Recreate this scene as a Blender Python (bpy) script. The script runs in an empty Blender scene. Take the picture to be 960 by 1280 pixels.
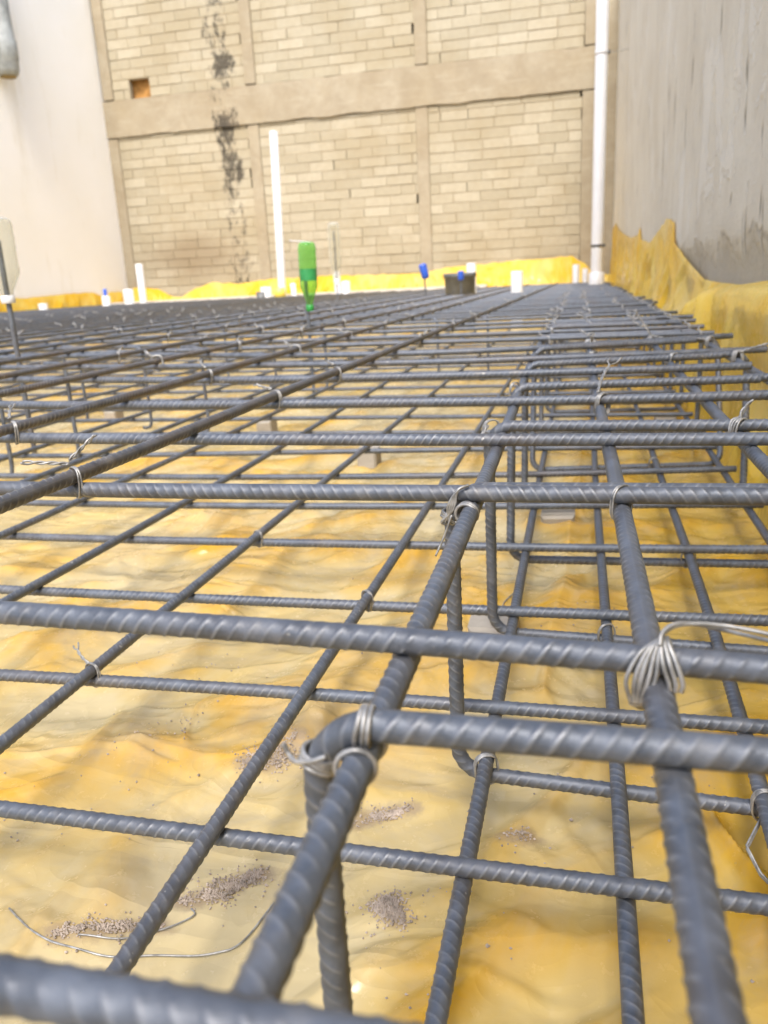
import bpy, math, random
import numpy as np
from mathutils import Matrix, Vector

U = 0.15            # one scene unit of the layout below = 15 cm
random.seed(7)
RNG = np.random.default_rng(11)
scene = bpy.context.scene
COL = scene.collection
PI = math.pi

# ------------------------------------------------------------------ noise
_perm = np.random.default_rng(3).permutation(256)
_perm = np.concatenate([_perm, _perm])
_ga = np.random.default_rng(4).uniform(0, 2*PI, 256)
_gx, _gy = np.cos(_ga), np.sin(_ga)

def perlin(x, y):
    x = np.asarray(x, float); y = np.asarray(y, float)
    xi = np.floor(x).astype(int); yi = np.floor(y).astype(int)
    xf = x-xi; yf = y-yi
    u = xf**3*(xf*(xf*6-15)+10); v = yf**3*(yf*(yf*6-15)+10)
    def g(ix, iy, fx, fy):
        h = _perm[(_perm[ix & 255]+iy) & 255]
        return _gx[h]*fx+_gy[h]*fy
    a = g(xi, yi, xf, yf); b = g(xi+1, yi, xf-1, yf)
    c = g(xi, yi+1, xf, yf-1); d = g(xi+1, yi+1, xf-1, yf-1)
    return ((a*(1-u)+b*u)*(1-v)+(c*(1-u)+d*u)*v)*1.5

def smooth(e0, e1, x):
    t = np.clip((np.asarray(x, float)-e0)/(e1-e0), 0, 1)
    return t*t*(3-2*t)

# ------------------------------------------------------------------ object helpers
def tag(o, label=None, cat=None, group=None, kind=None):
    if label: o['label'] = label
    if cat: o['category'] = cat
    if group: o['group'] = group
    if kind: o['kind'] = kind
    return o

def empty(name, loc=(0, 0, 0)):
    o = bpy.data.objects.new(name, None)
    o.location = Vector(loc)*U
    o.empty_display_size = 0.05
    COL.objects.link(o)
    return o

def link(name, me, mat=None, parent=None):
    o = bpy.data.objects.new(name, me)
    if mat is not None and len(me.materials) == 0:
        me.materials.append(mat)
    COL.objects.link(o)
    if parent is not None:
        o.parent = parent
        o.matrix_parent_inverse = Matrix.Translation(-parent.location)
    return o

def np_mesh(name, verts, quads, smooth_shade=True, attrs=None, tris=None):
    """verts in layout units"""
    me = bpy.data.meshes.new(name)
    verts = np.asarray(verts, np.float32)*U
    quads = np.asarray(quads, np.int32).reshape(-1, 4)
    loops = quads.ravel()
    starts = np.arange(len(quads))*4
    totals = np.full(len(quads), 4)
    if tris is not None and len(tris):
        tris = np.asarray(tris, np.int32).reshape(-1, 3)
        starts = np.concatenate([starts, len(loops)+np.arange(len(tris))*3])
        totals = np.concatenate([totals, np.full(len(tris), 3)])
        loops = np.concatenate([loops, tris.ravel()])
    me.vertices.add(len(verts)); me.vertices.foreach_set('co', verts.ravel())
    me.loops.add(len(loops)); me.loops.foreach_set('vertex_index', loops.astype(np.int32))
    me.polygons.add(len(starts))
    me.polygons.foreach_set('loop_start', starts.astype(np.int32))
    try:
        me.polygons.foreach_set('loop_total', totals.astype(np.int32))
    except Exception:
        pass
    me.polygons.foreach_set('use_smooth', np.full(len(starts), smooth_shade))
    me.update(calc_edges=True)
    if attrs:
        for k, v in attrs.items():
            a = me.attributes.new(k, 'FLOAT', 'POINT')
            a.data.foreach_set('value', np.asarray(v, np.float32))
    me.validate()
    return me

class MB:
    """collects boxes, lathes and tubes into one mesh (layout units)"""
    def __init__(self): self.v = []; self.q = []; self.t = []; self.n = 0; self.a = []
    def add(self, v, q, t=(), tone=0.5):
        v = np.asarray(v, float).reshape(-1, 3)
        self.v.append(v)
        if len(q): self.q.append(np.asarray(q, int).reshape(-1, 4)+self.n)
        if len(t): self.t.append(np.asarray(t, int).reshape(-1, 3)+self.n)
        self.a.append(np.full(len(v), tone))
        self.n += len(v)
    def box(self, x0, x1, y0, y1, z0, z1, tone=0.5, jit=0.0):
        v = np.array([[x, y, z] for z in (z0, z1) for y in (y0, y1) for x in (x0, x1)], float)
        if jit: v += RNG.uniform(-jit, jit, v.shape)
        self.add(v, [[0, 2, 3, 1], [4, 5, 7, 6], [0, 1, 5, 4], [2, 6, 7, 3], [0, 4, 6, 2], [1, 3, 7, 5]], tone=tone)
    def block(self, x0, x1, y0, y1, z0, z1, bv, tone, jit=0.0):
        """box whose front face (y0) has a bevelled rim"""
        o = np.array([[x0, z0], [x1, z0], [x1, z1], [x0, z1]], float)
        o += RNG.uniform(-jit, jit, o.shape)
        c = o.mean(0); i = o+np.sign(c-o)*bv
        tilt = RNG.uniform(-jit, jit)
        v = [[p[0], y1, p[1]] for p in o]+[[p[0], y0+bv, p[1]] for p in o]+[[p[0], y0+tilt*(1 if k < 2 else -1), p[1]] for k, p in enumerate(i)]
        q = []
        for k in range(4):
            m = (k+1) % 4
            q += [[k, m, 4+m, 4+k], [4+k, 4+m, 8+m, 8+k]]
        q.append([8, 9, 10, 11])
        self.add(v, q, tone=tone)
    def lathe(self, cx, cy, prof, n=24, axis=(0, 0, 1), z0=0.0, tone=.5):
        ax = Vector(axis).normalized()
        rx = ax.orthogonal().normalized(); ry = ax.cross(rx)
        c = Vector((cx, cy, z0)); v = []
        for r, h in prof:
            for k in range(n):
                a = 2*PI*k/n
                v.append(c+ax*h+rx*(r*math.cos(a))+ry*(r*math.sin(a)))
        q = []
        for i in range(len(prof)-1):
            for k in range(n):
                m = (k+1) % n
                q.append([i*n+k, i*n+m, (i+1)*n+m, (i+1)*n+k])
        self.add([tuple(p) for p in v], q, tone=tone)
    def tube(self, pts, r, n=8, tone=.5):
        v, q, t = tube_np(np.asarray(pts, float), r, n)
        self.add(v, q, t, tone=tone)
    def build(self, name, mat, parent=None, smooth_shade=True):
        v = np.concatenate(self.v)
        q = np.concatenate(self.q) if self.q else np.zeros((0, 4), int)
        t = np.concatenate(self.t) if self.t else None
        me = np_mesh(name, v, q, smooth_shade, {'tone': np.concatenate(self.a)}, t)
        return link(name, me, mat, parent)

def catmull(pts, n):
    pts = np.asarray(pts, float)
    P = np.vstack([2*pts[0]-pts[1], pts, 2*pts[-1]-pts[-2]])
    out = []
    for i in range(1, len(P)-2):
        t = np.linspace(0, 1, n, endpoint=False)[:, None]
        a, b, c, d = P[i-1], P[i], P[i+1], P[i+2]
        out.append(.5*((2*b)+(-a+c)*t+(2*a-5*b+4*c-d)*t**2+(-a+3*b-3*c+d)*t**3))
    out.append(P[-2][None])
    return np.vstack(out)

def tube_np(pts, r, n=8, closed=False):
    """simple tube by parallel transport"""
    m = len(pts)
    tg = np.gradient(pts, axis=0)
    if closed:
        tg = np.roll(pts, -1, 0)-np.roll(pts, 1, 0)
    tg /= np.linalg.norm(tg, axis=1)[:, None]+1e-12
    ref = np.array([0, 0, 1.0]) if abs(tg[0][2]) < .9 else np.array([1.0, 0, 0])
    u = np.cross(tg[0], ref); u /= np.linalg.norm(u)
    th = np.arange(n)*2*PI/n
    rr = np.broadcast_to(np.asarray(r, float), (m,))
    V = []
    for i in range(m):
        u = u-tg[i]*(u@tg[i]); u /= np.linalg.norm(u)+1e-12
        w = np.cross(tg[i], u)
        V.append(pts[i]+rr[i]*(np.cos(th)[:, None]*u+np.sin(th)[:, None]*w))
    V = np.concatenate(V)
    k = np.arange(n)
    Q = []
    for i in range(m if closed else m-1):
        j = (i+1) % m
        Q.append(np.stack([i*n+k, i*n+(k+1) % n, j*n+(k+1) % n, j*n+k], 1))
    Q = np.concatenate(Q)
    T = []
    if not closed:
        V = np.vstack([V, pts[0], pts[-1]])
        a, b = m*n, m*n+1
        for q in range(n):
            T.append([a, (q+1) % n, q]); T.append([b, (m-1)*n+q, (m-1)*n+(q+1) % n])
    return V, Q, T

# ------------------------------------------------------------------ materials
def new_mat(name):
    m = bpy.data.materials.new(name); m.use_nodes = True
    nt = m.node_tree
    return m, nt, nt.nodes['Principled BSDF']

def N(nt, typ, **kw):
    n = nt.nodes.new(typ)
    for k, v in kw.items():
        if k in n.inputs: n.inputs[k].default_value = v
        else: setattr(n, k, v)
    return n

def noise(nt, vec, scale, detail=4, rough=.55, dist=0.0):
    n = N(nt, 'ShaderNodeTexNoise')
    n.inputs['Scale'].default_value = scale; n.inputs['Detail'].default_value = detail
    n.inputs['Roughness'].default_value = rough; n.inputs['Distortion'].default_value = dist
    if vec is not None: nt.links.new(vec, n.inputs['Vector'])
    return n.outputs['Fac']

def ramp(nt, fac, p0, p1, c0=(0, 0, 0, 1), c1=(1, 1, 1, 1)):
    r = N(nt, 'ShaderNodeValToRGB')
    r.color_ramp.elements[0].position = p0; r.color_ramp.elements[1].position = p1
    r.color_ramp.elements[0].color = c0; r.color_ramp.elements[1].color = c1
    nt.links.new(fac, r.inputs['Fac'])
    return r.outputs['Color']

def mix(nt, fac, a, b, blend='MIX'):
    m = N(nt, 'ShaderNodeMix', data_type='RGBA', blend_type=blend)
    for s, v in (('Factor', fac), ('A', a), ('B', b)):
        sock = [i for i in m.inputs if i.name == s and (i.type == 'RGBA' if s != 'Factor' else i.type == 'VALUE')][0]
        if isinstance(v, (int, float, tuple)): sock.default_value = v
        else: nt.links.new(v, sock)
    return [o for o in m.outputs if o.type == 'RGBA'][0]

def mth(nt, op, a, b=None, clamp=False):
    m = N(nt, 'ShaderNodeMath', operation=op); m.use_clamp = clamp
    for i, v in enumerate((a, b)):
        if v is None: continue
        if isinstance(v, (int, float)): m.inputs[i].default_value = v
        else: nt.links.new(v, m.inputs[i])
    return m.outputs[0]

def bump(nt, h, strength, dist, bsdf):
    b = N(nt, 'ShaderNodeBump'); b.inputs['Strength'].default_value = strength; b.inputs['Distance'].default_value = dist
    nt.links.new(h, b.inputs['Height']); nt.links.new(b.outputs['Normal'], bsdf.inputs['Normal'])

def objco(nt, scale=(1, 1, 1)):
    tc = N(nt, 'ShaderNodeTexCoord')
    mp = N(nt, 'ShaderNodeMapping'); mp.inputs['Scale'].default_value = scale
    nt.links.new(tc.outputs['Object'], mp.inputs['Vector'])
    return mp.outputs['Vector']

def rgb(*c): return (*c, 1.0)

def make_steel(name, base, worn, rust_bounce, rust_bounce_amt):
    m, nt, b = new_mat(name)
    v = objco(nt)
    at = N(nt, 'ShaderNodeAttribute', attribute_name='rib').outputs['Fac']
    n1 = noise(nt, v, 60, 5, .6); n2 = noise(nt, v, 9, 3, .5); n3 = noise(nt, v, 350, 3, .6)
    c = mix(nt, ramp(nt, n1, .35, .7), rgb(*[x*.75 for x in base]), rgb(*[x*1.3 for x in base]))
    oi = N(nt, 'ShaderNodeObjectInfo').outputs['Random']
    rf = mth(nt, 'MULTIPLY', ramp(nt, n2, .45, .75), mth(nt, 'ADD', mth(nt, 'MULTIPLY', oi, .28), rust_bounce_amt), True)
    c = mix(nt, rf, c, rgb(*rust_bounce))
    wf = mth(nt, 'MULTIPLY', ramp(nt, at, .35, 1.0), mth(nt, 'ADD', mth(nt, 'MULTIPLY', ramp(nt, noise(nt, v, 45, 4, .7), .35, .68), .6), .25), True)
    c = mix(nt, wf, c, rgb(*worn))
    dst = mth(nt, 'MULTIPLY', ramp(nt, noise(nt, v, 24, 6, .7), .55, .75), .35)
    c = mix(nt, dst, c, rgb(.33, .29, .23))
    spl = ramp(nt, noise(nt, v, 130, 2, .5), .70, .74)
    c = mix(nt, mth(nt, 'MULTIPLY', mth(nt, 'MULTIPLY', spl, ramp(nt, n2, .48, .6)), .7), c, rgb(.45, .43, .39))
    nt.links.new(c, b.inputs['Base Color'])
    b.inputs['Metallic'].default_value = .4
    nt.links.new(ramp(nt, n1, .3, .8, rgb(.40, .40, .40), rgb(.68, .68, .68)), b.inputs['Roughness'])
    bump(nt, n3, .25, .0006, b)
    return m

STEEL = make_steel('rebar_steel', (.125, .140, .166), (.29, .295, .305), (.17, .125, .085), .14)
STEEL_BROWN = make_steel('rebar_steel_brownish', (.115, .115, .12), (.38, .36, .33), (.19, .125, .075), .35)  # browner long bars: yellow bounce from the sheet put into the colour

WIRE, nt, b = new_mat('tie_wire')
nt.links.new(ramp(nt, noise(nt, objco(nt), 120, 3), .35, .7, rgb(.22, .215, .205), rgb(.52, .51, .49)), b.inputs['Base Color'])
b.inputs['Metallic'].default_value = .5; b.inputs['Roughness'].default_value = .42

def make_plastic(name, trench):
    m, nt, b = new_mat(name)
    v = objco(nt)
    big = noise(nt, v, 2.6, 5, .6, .8); mid = noise(nt, v, 7.5, 6, .62, 1.2); fine = noise(nt, v, 60, 5, .65)
    sep = N(nt, 'ShaderNodeSeparateXYZ'); nt.links.new(v, sep.inputs[0])
    dusty = rgb(.61, .50, .275); damp = rgb(.40, .32, .20)
    if trench == 'wall': deep, film = rgb(.90, .56, .03), rgb(.92, .68, .13)
    else: deep = rgb(.68, .365, .016); film = rgb(.64, .435, .085)
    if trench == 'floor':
        # clinging film looks milky; raised folds carry their translucent shading as painted deeper orange
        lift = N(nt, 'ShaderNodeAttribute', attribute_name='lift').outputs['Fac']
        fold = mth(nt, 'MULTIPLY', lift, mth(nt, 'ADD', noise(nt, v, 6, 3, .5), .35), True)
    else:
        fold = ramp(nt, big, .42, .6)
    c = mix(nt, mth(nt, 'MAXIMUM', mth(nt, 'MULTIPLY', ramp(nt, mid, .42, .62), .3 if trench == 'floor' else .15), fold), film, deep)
    dust_f = ramp(nt, mth(nt, 'ADD', mth(nt, 'MULTIPLY', big, .75), mth(nt, 'MULTIPLY', mid, .45)), .50, .70)
    if trench == 'floor':
        # two layers of film lap in the beam trench (x > about -0.6): cleaner, more saturated there
        lap = mth(nt, 'ADD', sep.outputs[0], mth(nt, 'MULTIPLY', mth(nt, 'SUBTRACT', big, .5), .5))
        lapf = ramp(nt, lap, -.12+.0, .10)
        amt = mth(nt, 'SUBTRACT', .98, mth(nt, 'MULTIPLY', lapf, .55))
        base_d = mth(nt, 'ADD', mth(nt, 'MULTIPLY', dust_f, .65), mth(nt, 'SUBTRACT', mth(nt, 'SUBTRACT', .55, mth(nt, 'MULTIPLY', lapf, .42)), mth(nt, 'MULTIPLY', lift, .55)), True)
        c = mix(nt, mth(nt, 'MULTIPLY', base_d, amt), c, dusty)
        dm = mth(nt, 'MULTIPLY', ramp(nt, noise(nt, v, 5.2, 6, .65, 1.2), .53, .68), .45)
        c = mix(nt, dm, c, damp)
        gr = N(nt, 'ShaderNodeAttribute', attribute_name='grit').outputs['Fac']
        gf = mth(nt, 'MULTIPLY', ramp(nt, mth(nt, 'ADD', mth(nt, 'MULTIPLY', gr, .6), mth(nt, 'MULTIPLY', noise(nt, v, 55, 5, .75), .8)), .66, .95), .75)
        c = mix(nt, gf, c, rgb(.36, .27, .17))
        sp = ramp(nt, noise(nt, v, 240, 4, .7), .67, .72)
        gate = ramp(nt, noise(nt, v, 9, 4, .7), .5, .62)
        c = mix(nt, mth(nt, 'MULTIPLY', mth(nt, 'MULTIPLY', sp, gate), .7), c, rgb(.2, .15, .10))
    else:
        c = mix(nt, mth(nt, 'MULTIPLY', ramp(nt, noise(nt, v, 1.7, 3, .5, .5), .5, .62), .45), c, rgb(.86, .68, .28))
    nt.links.new(c, b.inputs['Base Color'])
    nt.links.new(ramp(nt, fine, .3, .75, rgb(.15, .15, .15), rgb(.33, .33, .33)), b.inputs['Roughness'])
    b.inputs['Specular IOR Level'].default_value = .5
    cr1 = mth(nt, 'MULTIPLY', mth(nt, 'ABSOLUTE', mth(nt, 'SUBTRACT', noise(nt, v, 7, 2, .45, .9), .5)), -3.0)
    cr2 = mth(nt, 'MULTIPLY', mth(nt, 'ABSOLUTE', mth(nt, 'SUBTRACT', noise(nt, v, 19, 2, .5, .8), .5)), -1.3)
    cl = None
    for ang, sc_ in ((.6, 5.0), (1.25, 7.0), (-.5, 6.0)):
        mp = N(nt, 'ShaderNodeMapping'); mp.inputs['Rotation'].default_value = (0, 0, -ang); mp.inputs['Scale'].default_value = (.28, 1, .6)
        nt.links.new(v, mp.inputs['Vector'])
        nn = noise(nt, mp.outputs['Vector'], sc_, 2, .5, .5)
        line = mth(nt, 'SUBTRACT', 1.0, mth(nt, 'MULTIPLY', mth(nt, 'ABSOLUTE', mth(nt, 'SUBTRACT', nn, .5)), 22.0), True)
        cl = line if cl is None else mth(nt, 'ADD', cl, line)
    cl = mth(nt, 'MULTIPLY', cl, mth(nt, 'MULTIPLY', ramp(nt, noise(nt, v, 4.0, 2), .42, .6), 1.1))
    hh = mth(nt, 'ADD', mth(nt, 'ADD', mth(nt, 'ADD', cr1, cr2), cl), mth(nt, 'MULTIPLY', fine, .12))
    bump(nt, hh, .22 if trench == 'floor' else .16, .010, b)
    # thin film: a share of the light passes through
    tr = N(nt, 'ShaderNodeBsdfTranslucent'); nt.links.new(c, tr.inputs['Color'])
    ms = N(nt, 'ShaderNodeMixShader'); ms.inputs[0].default_value = .12 if trench == 'floor' else .25
    out = nt.nodes['Material Output']
    nt.links.new(b.outputs[0], ms.inputs[1]); nt.links.new(tr.outputs[0], ms.inputs[2]); nt.links.new(ms.outputs[0], out.inputs['Surface'])
    return m

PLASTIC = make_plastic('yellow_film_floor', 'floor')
PLASTIC_W = make_plastic('yellow_film_wall', 'wall')

def make_masonry(name, c0, c1, streak=True):
    m, nt, b = new_mat(name)
    v = objco(nt)
    sep = N(nt, 'ShaderNodeSeparateXYZ'); nt.links.new(v, sep.inputs[0])
    X, Z = sep.outputs[0], sep.outputs[2]
    tone = N(nt, 'ShaderNodeAttribute', attribute_name='tone').outputs['Fac']
    c = mix(nt, tone, rgb(*c0), rgb(*c1))
    n = noise(nt, v, 14, 6, .65); big = noise(nt, v, 1.1, 4, .6)
    c = mix(nt, mth(nt, 'MULTIPLY', ramp(nt, n, .35, .75), .35), c, rgb(*[q*.72 for q in c0]))
    c = mix(nt, mth(nt, 'MULTIPLY', ramp(nt, big, .42, .66), .5), c, rgb(c0[0]*.85, c0[1]*.78, c0[2]*.65))
    if streak:
        # black drip stain running down the left bay: x about -34 units, broken up by noise
        xx = mth(nt, 'ADD', X, mth(nt, 'MULTIPLY', mth(nt, 'SUBTRACT', noise(nt, v, 1.6, 2), .5), .5))
        dx = mth(nt, 'ABSOLUTE', mth(nt, 'ADD', xx, 34.05*U))
        near = mth(nt, 'MULTIPLY', mth(nt, 'SUBTRACT', 1.0, mth(nt, 'DIVIDE', dx, 1.7*U), True), 1.9, True)
        vz = objco(nt, (1, 1, .5))
        blot = noise(nt, vz, 13, 7, .8)
        blobs = noise(nt, objco(nt, (.01, .01, 1)), 1.9, 2, .5)
        k = mth(nt, 'ADD', mth(nt, 'MULTIPLY', near, .22), mth(nt, 'ADD', mth(nt, 'MULTIPLY', blot, 1.15), mth(nt, 'MULTIPLY', blobs, .22)))
        hot1 = mth(nt, 'SUBTRACT', 1.0, mth(nt, 'DIVIDE', mth(nt, 'ABSOLUTE', mth(nt, 'SUBTRACT', Z, 21.7*U)), 1.4*U), True)
        hot2 = mth(nt, 'SUBTRACT', 1.0, mth(nt, 'DIVIDE', mth(nt, 'ABSOLUTE', mth(nt, 'SUBTRACT', Z, 16.3*U)), 2.0*U), True)
        hot3 = mth(nt, 'SUBTRACT', 1.0, mth(nt, 'DIVIDE', mth(nt, 'ABSOLUTE', mth(nt, 'SUBTRACT', Z, 12.8*U)), 3.0*U), True)
        k = mth(nt, 'ADD', k, mth(nt, 'MULTIPLY', mth(nt, 'ADD', mth(nt, 'ADD', hot1, hot2), mth(nt, 'MULTIPLY', hot3, .6)), .17))
        sf = mth(nt, 'MULTIPLY', ramp(nt, k, .90, 1.16), mth(nt, 'GREATER_THAN', near, .0))
        c = mix(nt, mth(nt, 'MULTIPLY', sf, .85), c, rgb(.035, .03, .025))
        # brown wash near the foot of the left bay
        lx = mth(nt, 'MULTIPLY', ramp(nt, mth(nt, 'MULTIPLY', X, -1.0), 30*U/10, 33*U/10), 1.0)
        fx = mth(nt, 'SUBTRACT', 1.0, mth(nt, 'DIVIDE', mth(nt, 'ABSOLUTE', mth(nt, 'ADD', X, 39*U)), 8*U), True)
        fz = mth(nt, 'SUBTRACT', 1.0, mth(nt, 'DIVIDE', mth(nt, 'ABSOLUTE', mth(nt, 'SUBTRACT', Z, 4.4*U)), 3.4*U), True)
        w = mth(nt, 'MULTIPLY', mth(nt, 'MULTIPLY', fx, fz), mth(nt, 'ADD', noise(nt, v, 3.5, 5, .65), .35))
        c = mix(nt, mth(nt, 'MULTIPLY', ramp(nt, w, .08, .55), .6), c, rgb(.22, .16, .095))
    nt.links.new(c, b.inputs['Base Color'])
    if name == 'tan_concrete':
        c = mix(nt, mth(nt, 'MULTIPLY', ramp(nt, noise(nt, v, 3.2, 6, .7, .6), .42, .62), .45), c, rgb(.27, .215, .14))
        c = mix(nt, mth(nt, 'MULTIPLY', ramp(nt, noise(nt, objco(nt, (.4, 1, 2.5)), 6, 5, .7), .55, .7), .35), c, rgb(.50, .44, .33))
        nt.links.new(c, b.inputs['Base Color'])
    b.inputs['Roughness'].default_value = .92; b.inputs['Specular IOR Level'].default_value = .2
    bump(nt, noise(nt, v, 45, 6, .7), .5, .008, b)
    return m

BLOCK = make_masonry('sand_block', (.385, .335, .235), (.475, .42, .31))
MORTAR = make_masonry('mortar', (.33, .27, .175), (.40, .335, .23))
CONC_TAN = make_masonry('tan_concrete', (.37, .315, .225), (.44, .38, .275))

def make_right_wall():
    m, nt, b = new_mat('grey_render')
    v = objco(nt)
    st = objco(nt, (1, .7, .30))
    s1 = noise(nt, st, 9, 6, .65); s2 = noise(nt, st, 26, 5, .7); big = noise(nt, v, 1.6, 4, .6)
    c = mix(nt, ramp(nt, s1, .35, .68), rgb(.66, .62, .53), rgb(.73, .70, .61))
    c = mix(nt, mth(nt, 'MULTIPLY', ramp(nt, big, .42, .66), .4), c, rgb(.56, .51, .41))
    c = mix(nt, mth(nt, 'MULTIPLY', ramp(nt, s2, .60, .74), .35), c, rgb(.55, .53, .47))
    scr = mth(nt, 'MULTIPLY', ramp(nt, noise(nt, objco(nt, (1, 1, .16)), 15, 3, .6, .5), .63, .67), ramp(nt, noise(nt, v, 4, 3), .46, .58))
    c = mix(nt, mth(nt, 'MULTIPLY', scr, .7), c, rgb(.11, .09, .065))
    peel = ramp(nt, noise(nt, objco(nt, (1, .8, .6)), 3.3, 7, .68, .5), .57, .60)
    c = mix(nt, mth(nt, 'MULTIPLY', peel, .45), c, rgb(.78, .765, .71))
    grit = noise(nt, v, 70, 4, .7)
    c = mix(nt, mth(nt, 'MULTIPLY', ramp(nt, grit, .55, .75), .3), c, rgb(.30, .27, .20))
    # crumbled foot of the render, with a dark broken crack above it
    sep = N(nt, 'ShaderNodeSeparateXYZ'); nt.links.new(v, sep.inputs[0])
    zz = mth(nt, 'ADD', sep.outputs[2], mth(nt, 'MULTIPLY', mth(nt, 'SUBTRACT', noise(nt, v, 5, 5, .65), .5), .22))
    foot = ramp(nt, zz, 1.1*U, 1.55*U, rgb(1, 1, 1), rgb(0, 0, 0))
    c = mix(nt, mth(nt, 'MULTIPLY', foot, .55), c, rgb(.33, .285, .21))
    ck = mth(nt, 'SUBTRACT', 1.0, mth(nt, 'DIVIDE', mth(nt, 'ABSOLUTE', mth(nt, 'SUBTRACT', zz, 1.45*U)), .012), True)
    c = mix(nt, mth(nt, 'MULTIPLY', mth(nt, 'MULTIPLY', ck, ramp(nt, noise(nt, v, 11, 3), .48, .6)), .55), c, rgb(.16, .13, .095))
    nt.links.new(c, b.inputs['Base Color'])
    b.inputs['Roughness'].default_value = .9; b.inputs['Specular IOR Level'].default_value = .25
    hh = mth(nt, 'ADD', mth(nt, 'SUBTRACT', mth(nt, 'MULTIPLY', s1, .8), scr), mth(nt, 'ADD', mth(nt, 'ADD', mth(nt, 'MULTIPLY', grit, .3), mth(nt, 'MULTIPLY', peel, .35)), mth(nt, 'MULTIPLY', foot, -.8)))
    bump(nt, hh, .6, .02, b)
    return m
RENDER = make_right_wall()

WHITEWALL, nt, b = new_mat('white_painted_render')
v = objco(nt)
c = mix(nt, ramp(nt, noise(nt, v, .8, 5, .6), .4, .7), rgb(.90, .875, .82), rgb(.87, .84, .76))
c = mix(nt, mth(nt, 'MULTIPLY', ramp(nt, noise(nt, objco(nt, (1, 1, .25)), 2.2, 5, .65), .55, .72), .5), c, rgb(.66, .59, .43))
nt.links.new(c, b.inputs['Base Color']); b.inputs['Roughness'].default_value = .85
bump(nt, noise(nt, v, 12, 5, .6), .3, .01, b)

def simple(name, col, rough=.5, nscale=20, var=.2, metal=0.0, spec=.5):
    m, nt, b = new_mat(name)
    c = ramp(nt, noise(nt, objco(nt), nscale, 4, .6), .3, .75, rgb(*[q*(1-var) for q in col]), rgb(*[min(1, q*(1+var)) for q in col]))
    nt.links.new(c, b.inputs['Base Color'])
    b.inputs['Roughness'].default_value = rough; b.inputs['Metallic'].default_value = metal
    b.inputs['Specular IOR Level'].default_value = spec
    return m
PVC = simple('white_pvc', (.66, .66, .67), .35, 6, .06)
PVC_GREY = simple('dark_grey_pipe', (.13, .135, .135), .5, 9, .45)
GREYPIPE = simple('grey_weathered_pipe', (.30, .31, .29), .6, 8, .4)
DIRTYEND = simple('ochre_pipe_mouth', (.24, .17, .06), .8, 20, .3)
BLUE = simple('blue_plastic', (.03, .10, .52), .3, 9, .15)
KERBM = simple('pale_concrete', (.58, .55, .50), .9, 7, .18, spec=.2)
SPACER = simple('spacer_concrete', (.40, .36, .30), .9, 18, .2, spec=.2)
SOIL = simple('soil', (.19, .14, .09), .95, 6, .4, spec=.1)
GRAVELM = simple('gravel_grain', (.42, .35, .29), .9, 90, .45, spec=.2)
CLAY = simple('raw_clay_block', (.42, .22, .07), .9, 14, .4, spec=.1)
BAND = simple('dark_band', (.09, .085, .075), .6, 9, .3)
LABELM = simple('dark_green_label', (.03, .24, .07), .4, 14, .4)
CAPG = simple('green_cap', (.02, .24, .04), .35, 9, .1)

def film_glass(name, col, alpha):
    m, nt, b = new_mat(name)
    b.inputs['Base Color'].default_value = rgb(*col)
    b.inputs['Roughness'].default_value = .12
    tr = N(nt, 'ShaderNodeBsdfTransparent'); tr.inputs['Color'].default_value = rgb(*[min(1, .25+q*.9) for q in col])
    ms = N(nt, 'ShaderNodeMixShader')
    lw = N(nt, 'ShaderNodeLayerWeight'); lw.inputs['Blend'].default_value = .35
    f = mth(nt, 'ADD', mth(nt, 'MULTIPLY', lw.outputs['Facing'], .6), alpha, True)
    nt.links.new(f, ms.inputs[0])
    nt.links.new(tr.outputs[0], ms.inputs[1]); nt.links.new(b.outputs[0], ms.inputs[2])
    nt.links.new(ms.outputs[0], nt.nodes['Material Output'].inputs['Surface'])
    return m
GREENPET = film_glass('green_pet', (.32, .66, .20), .14)
CLEARPET = film_glass('clear_pet', (.72, .72, .66), .08)

# ------------------------------------------------------------------ rebar
R0 = .0385
PITCH = .054
CAM = np.array([0, 0, 1.0])

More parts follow.
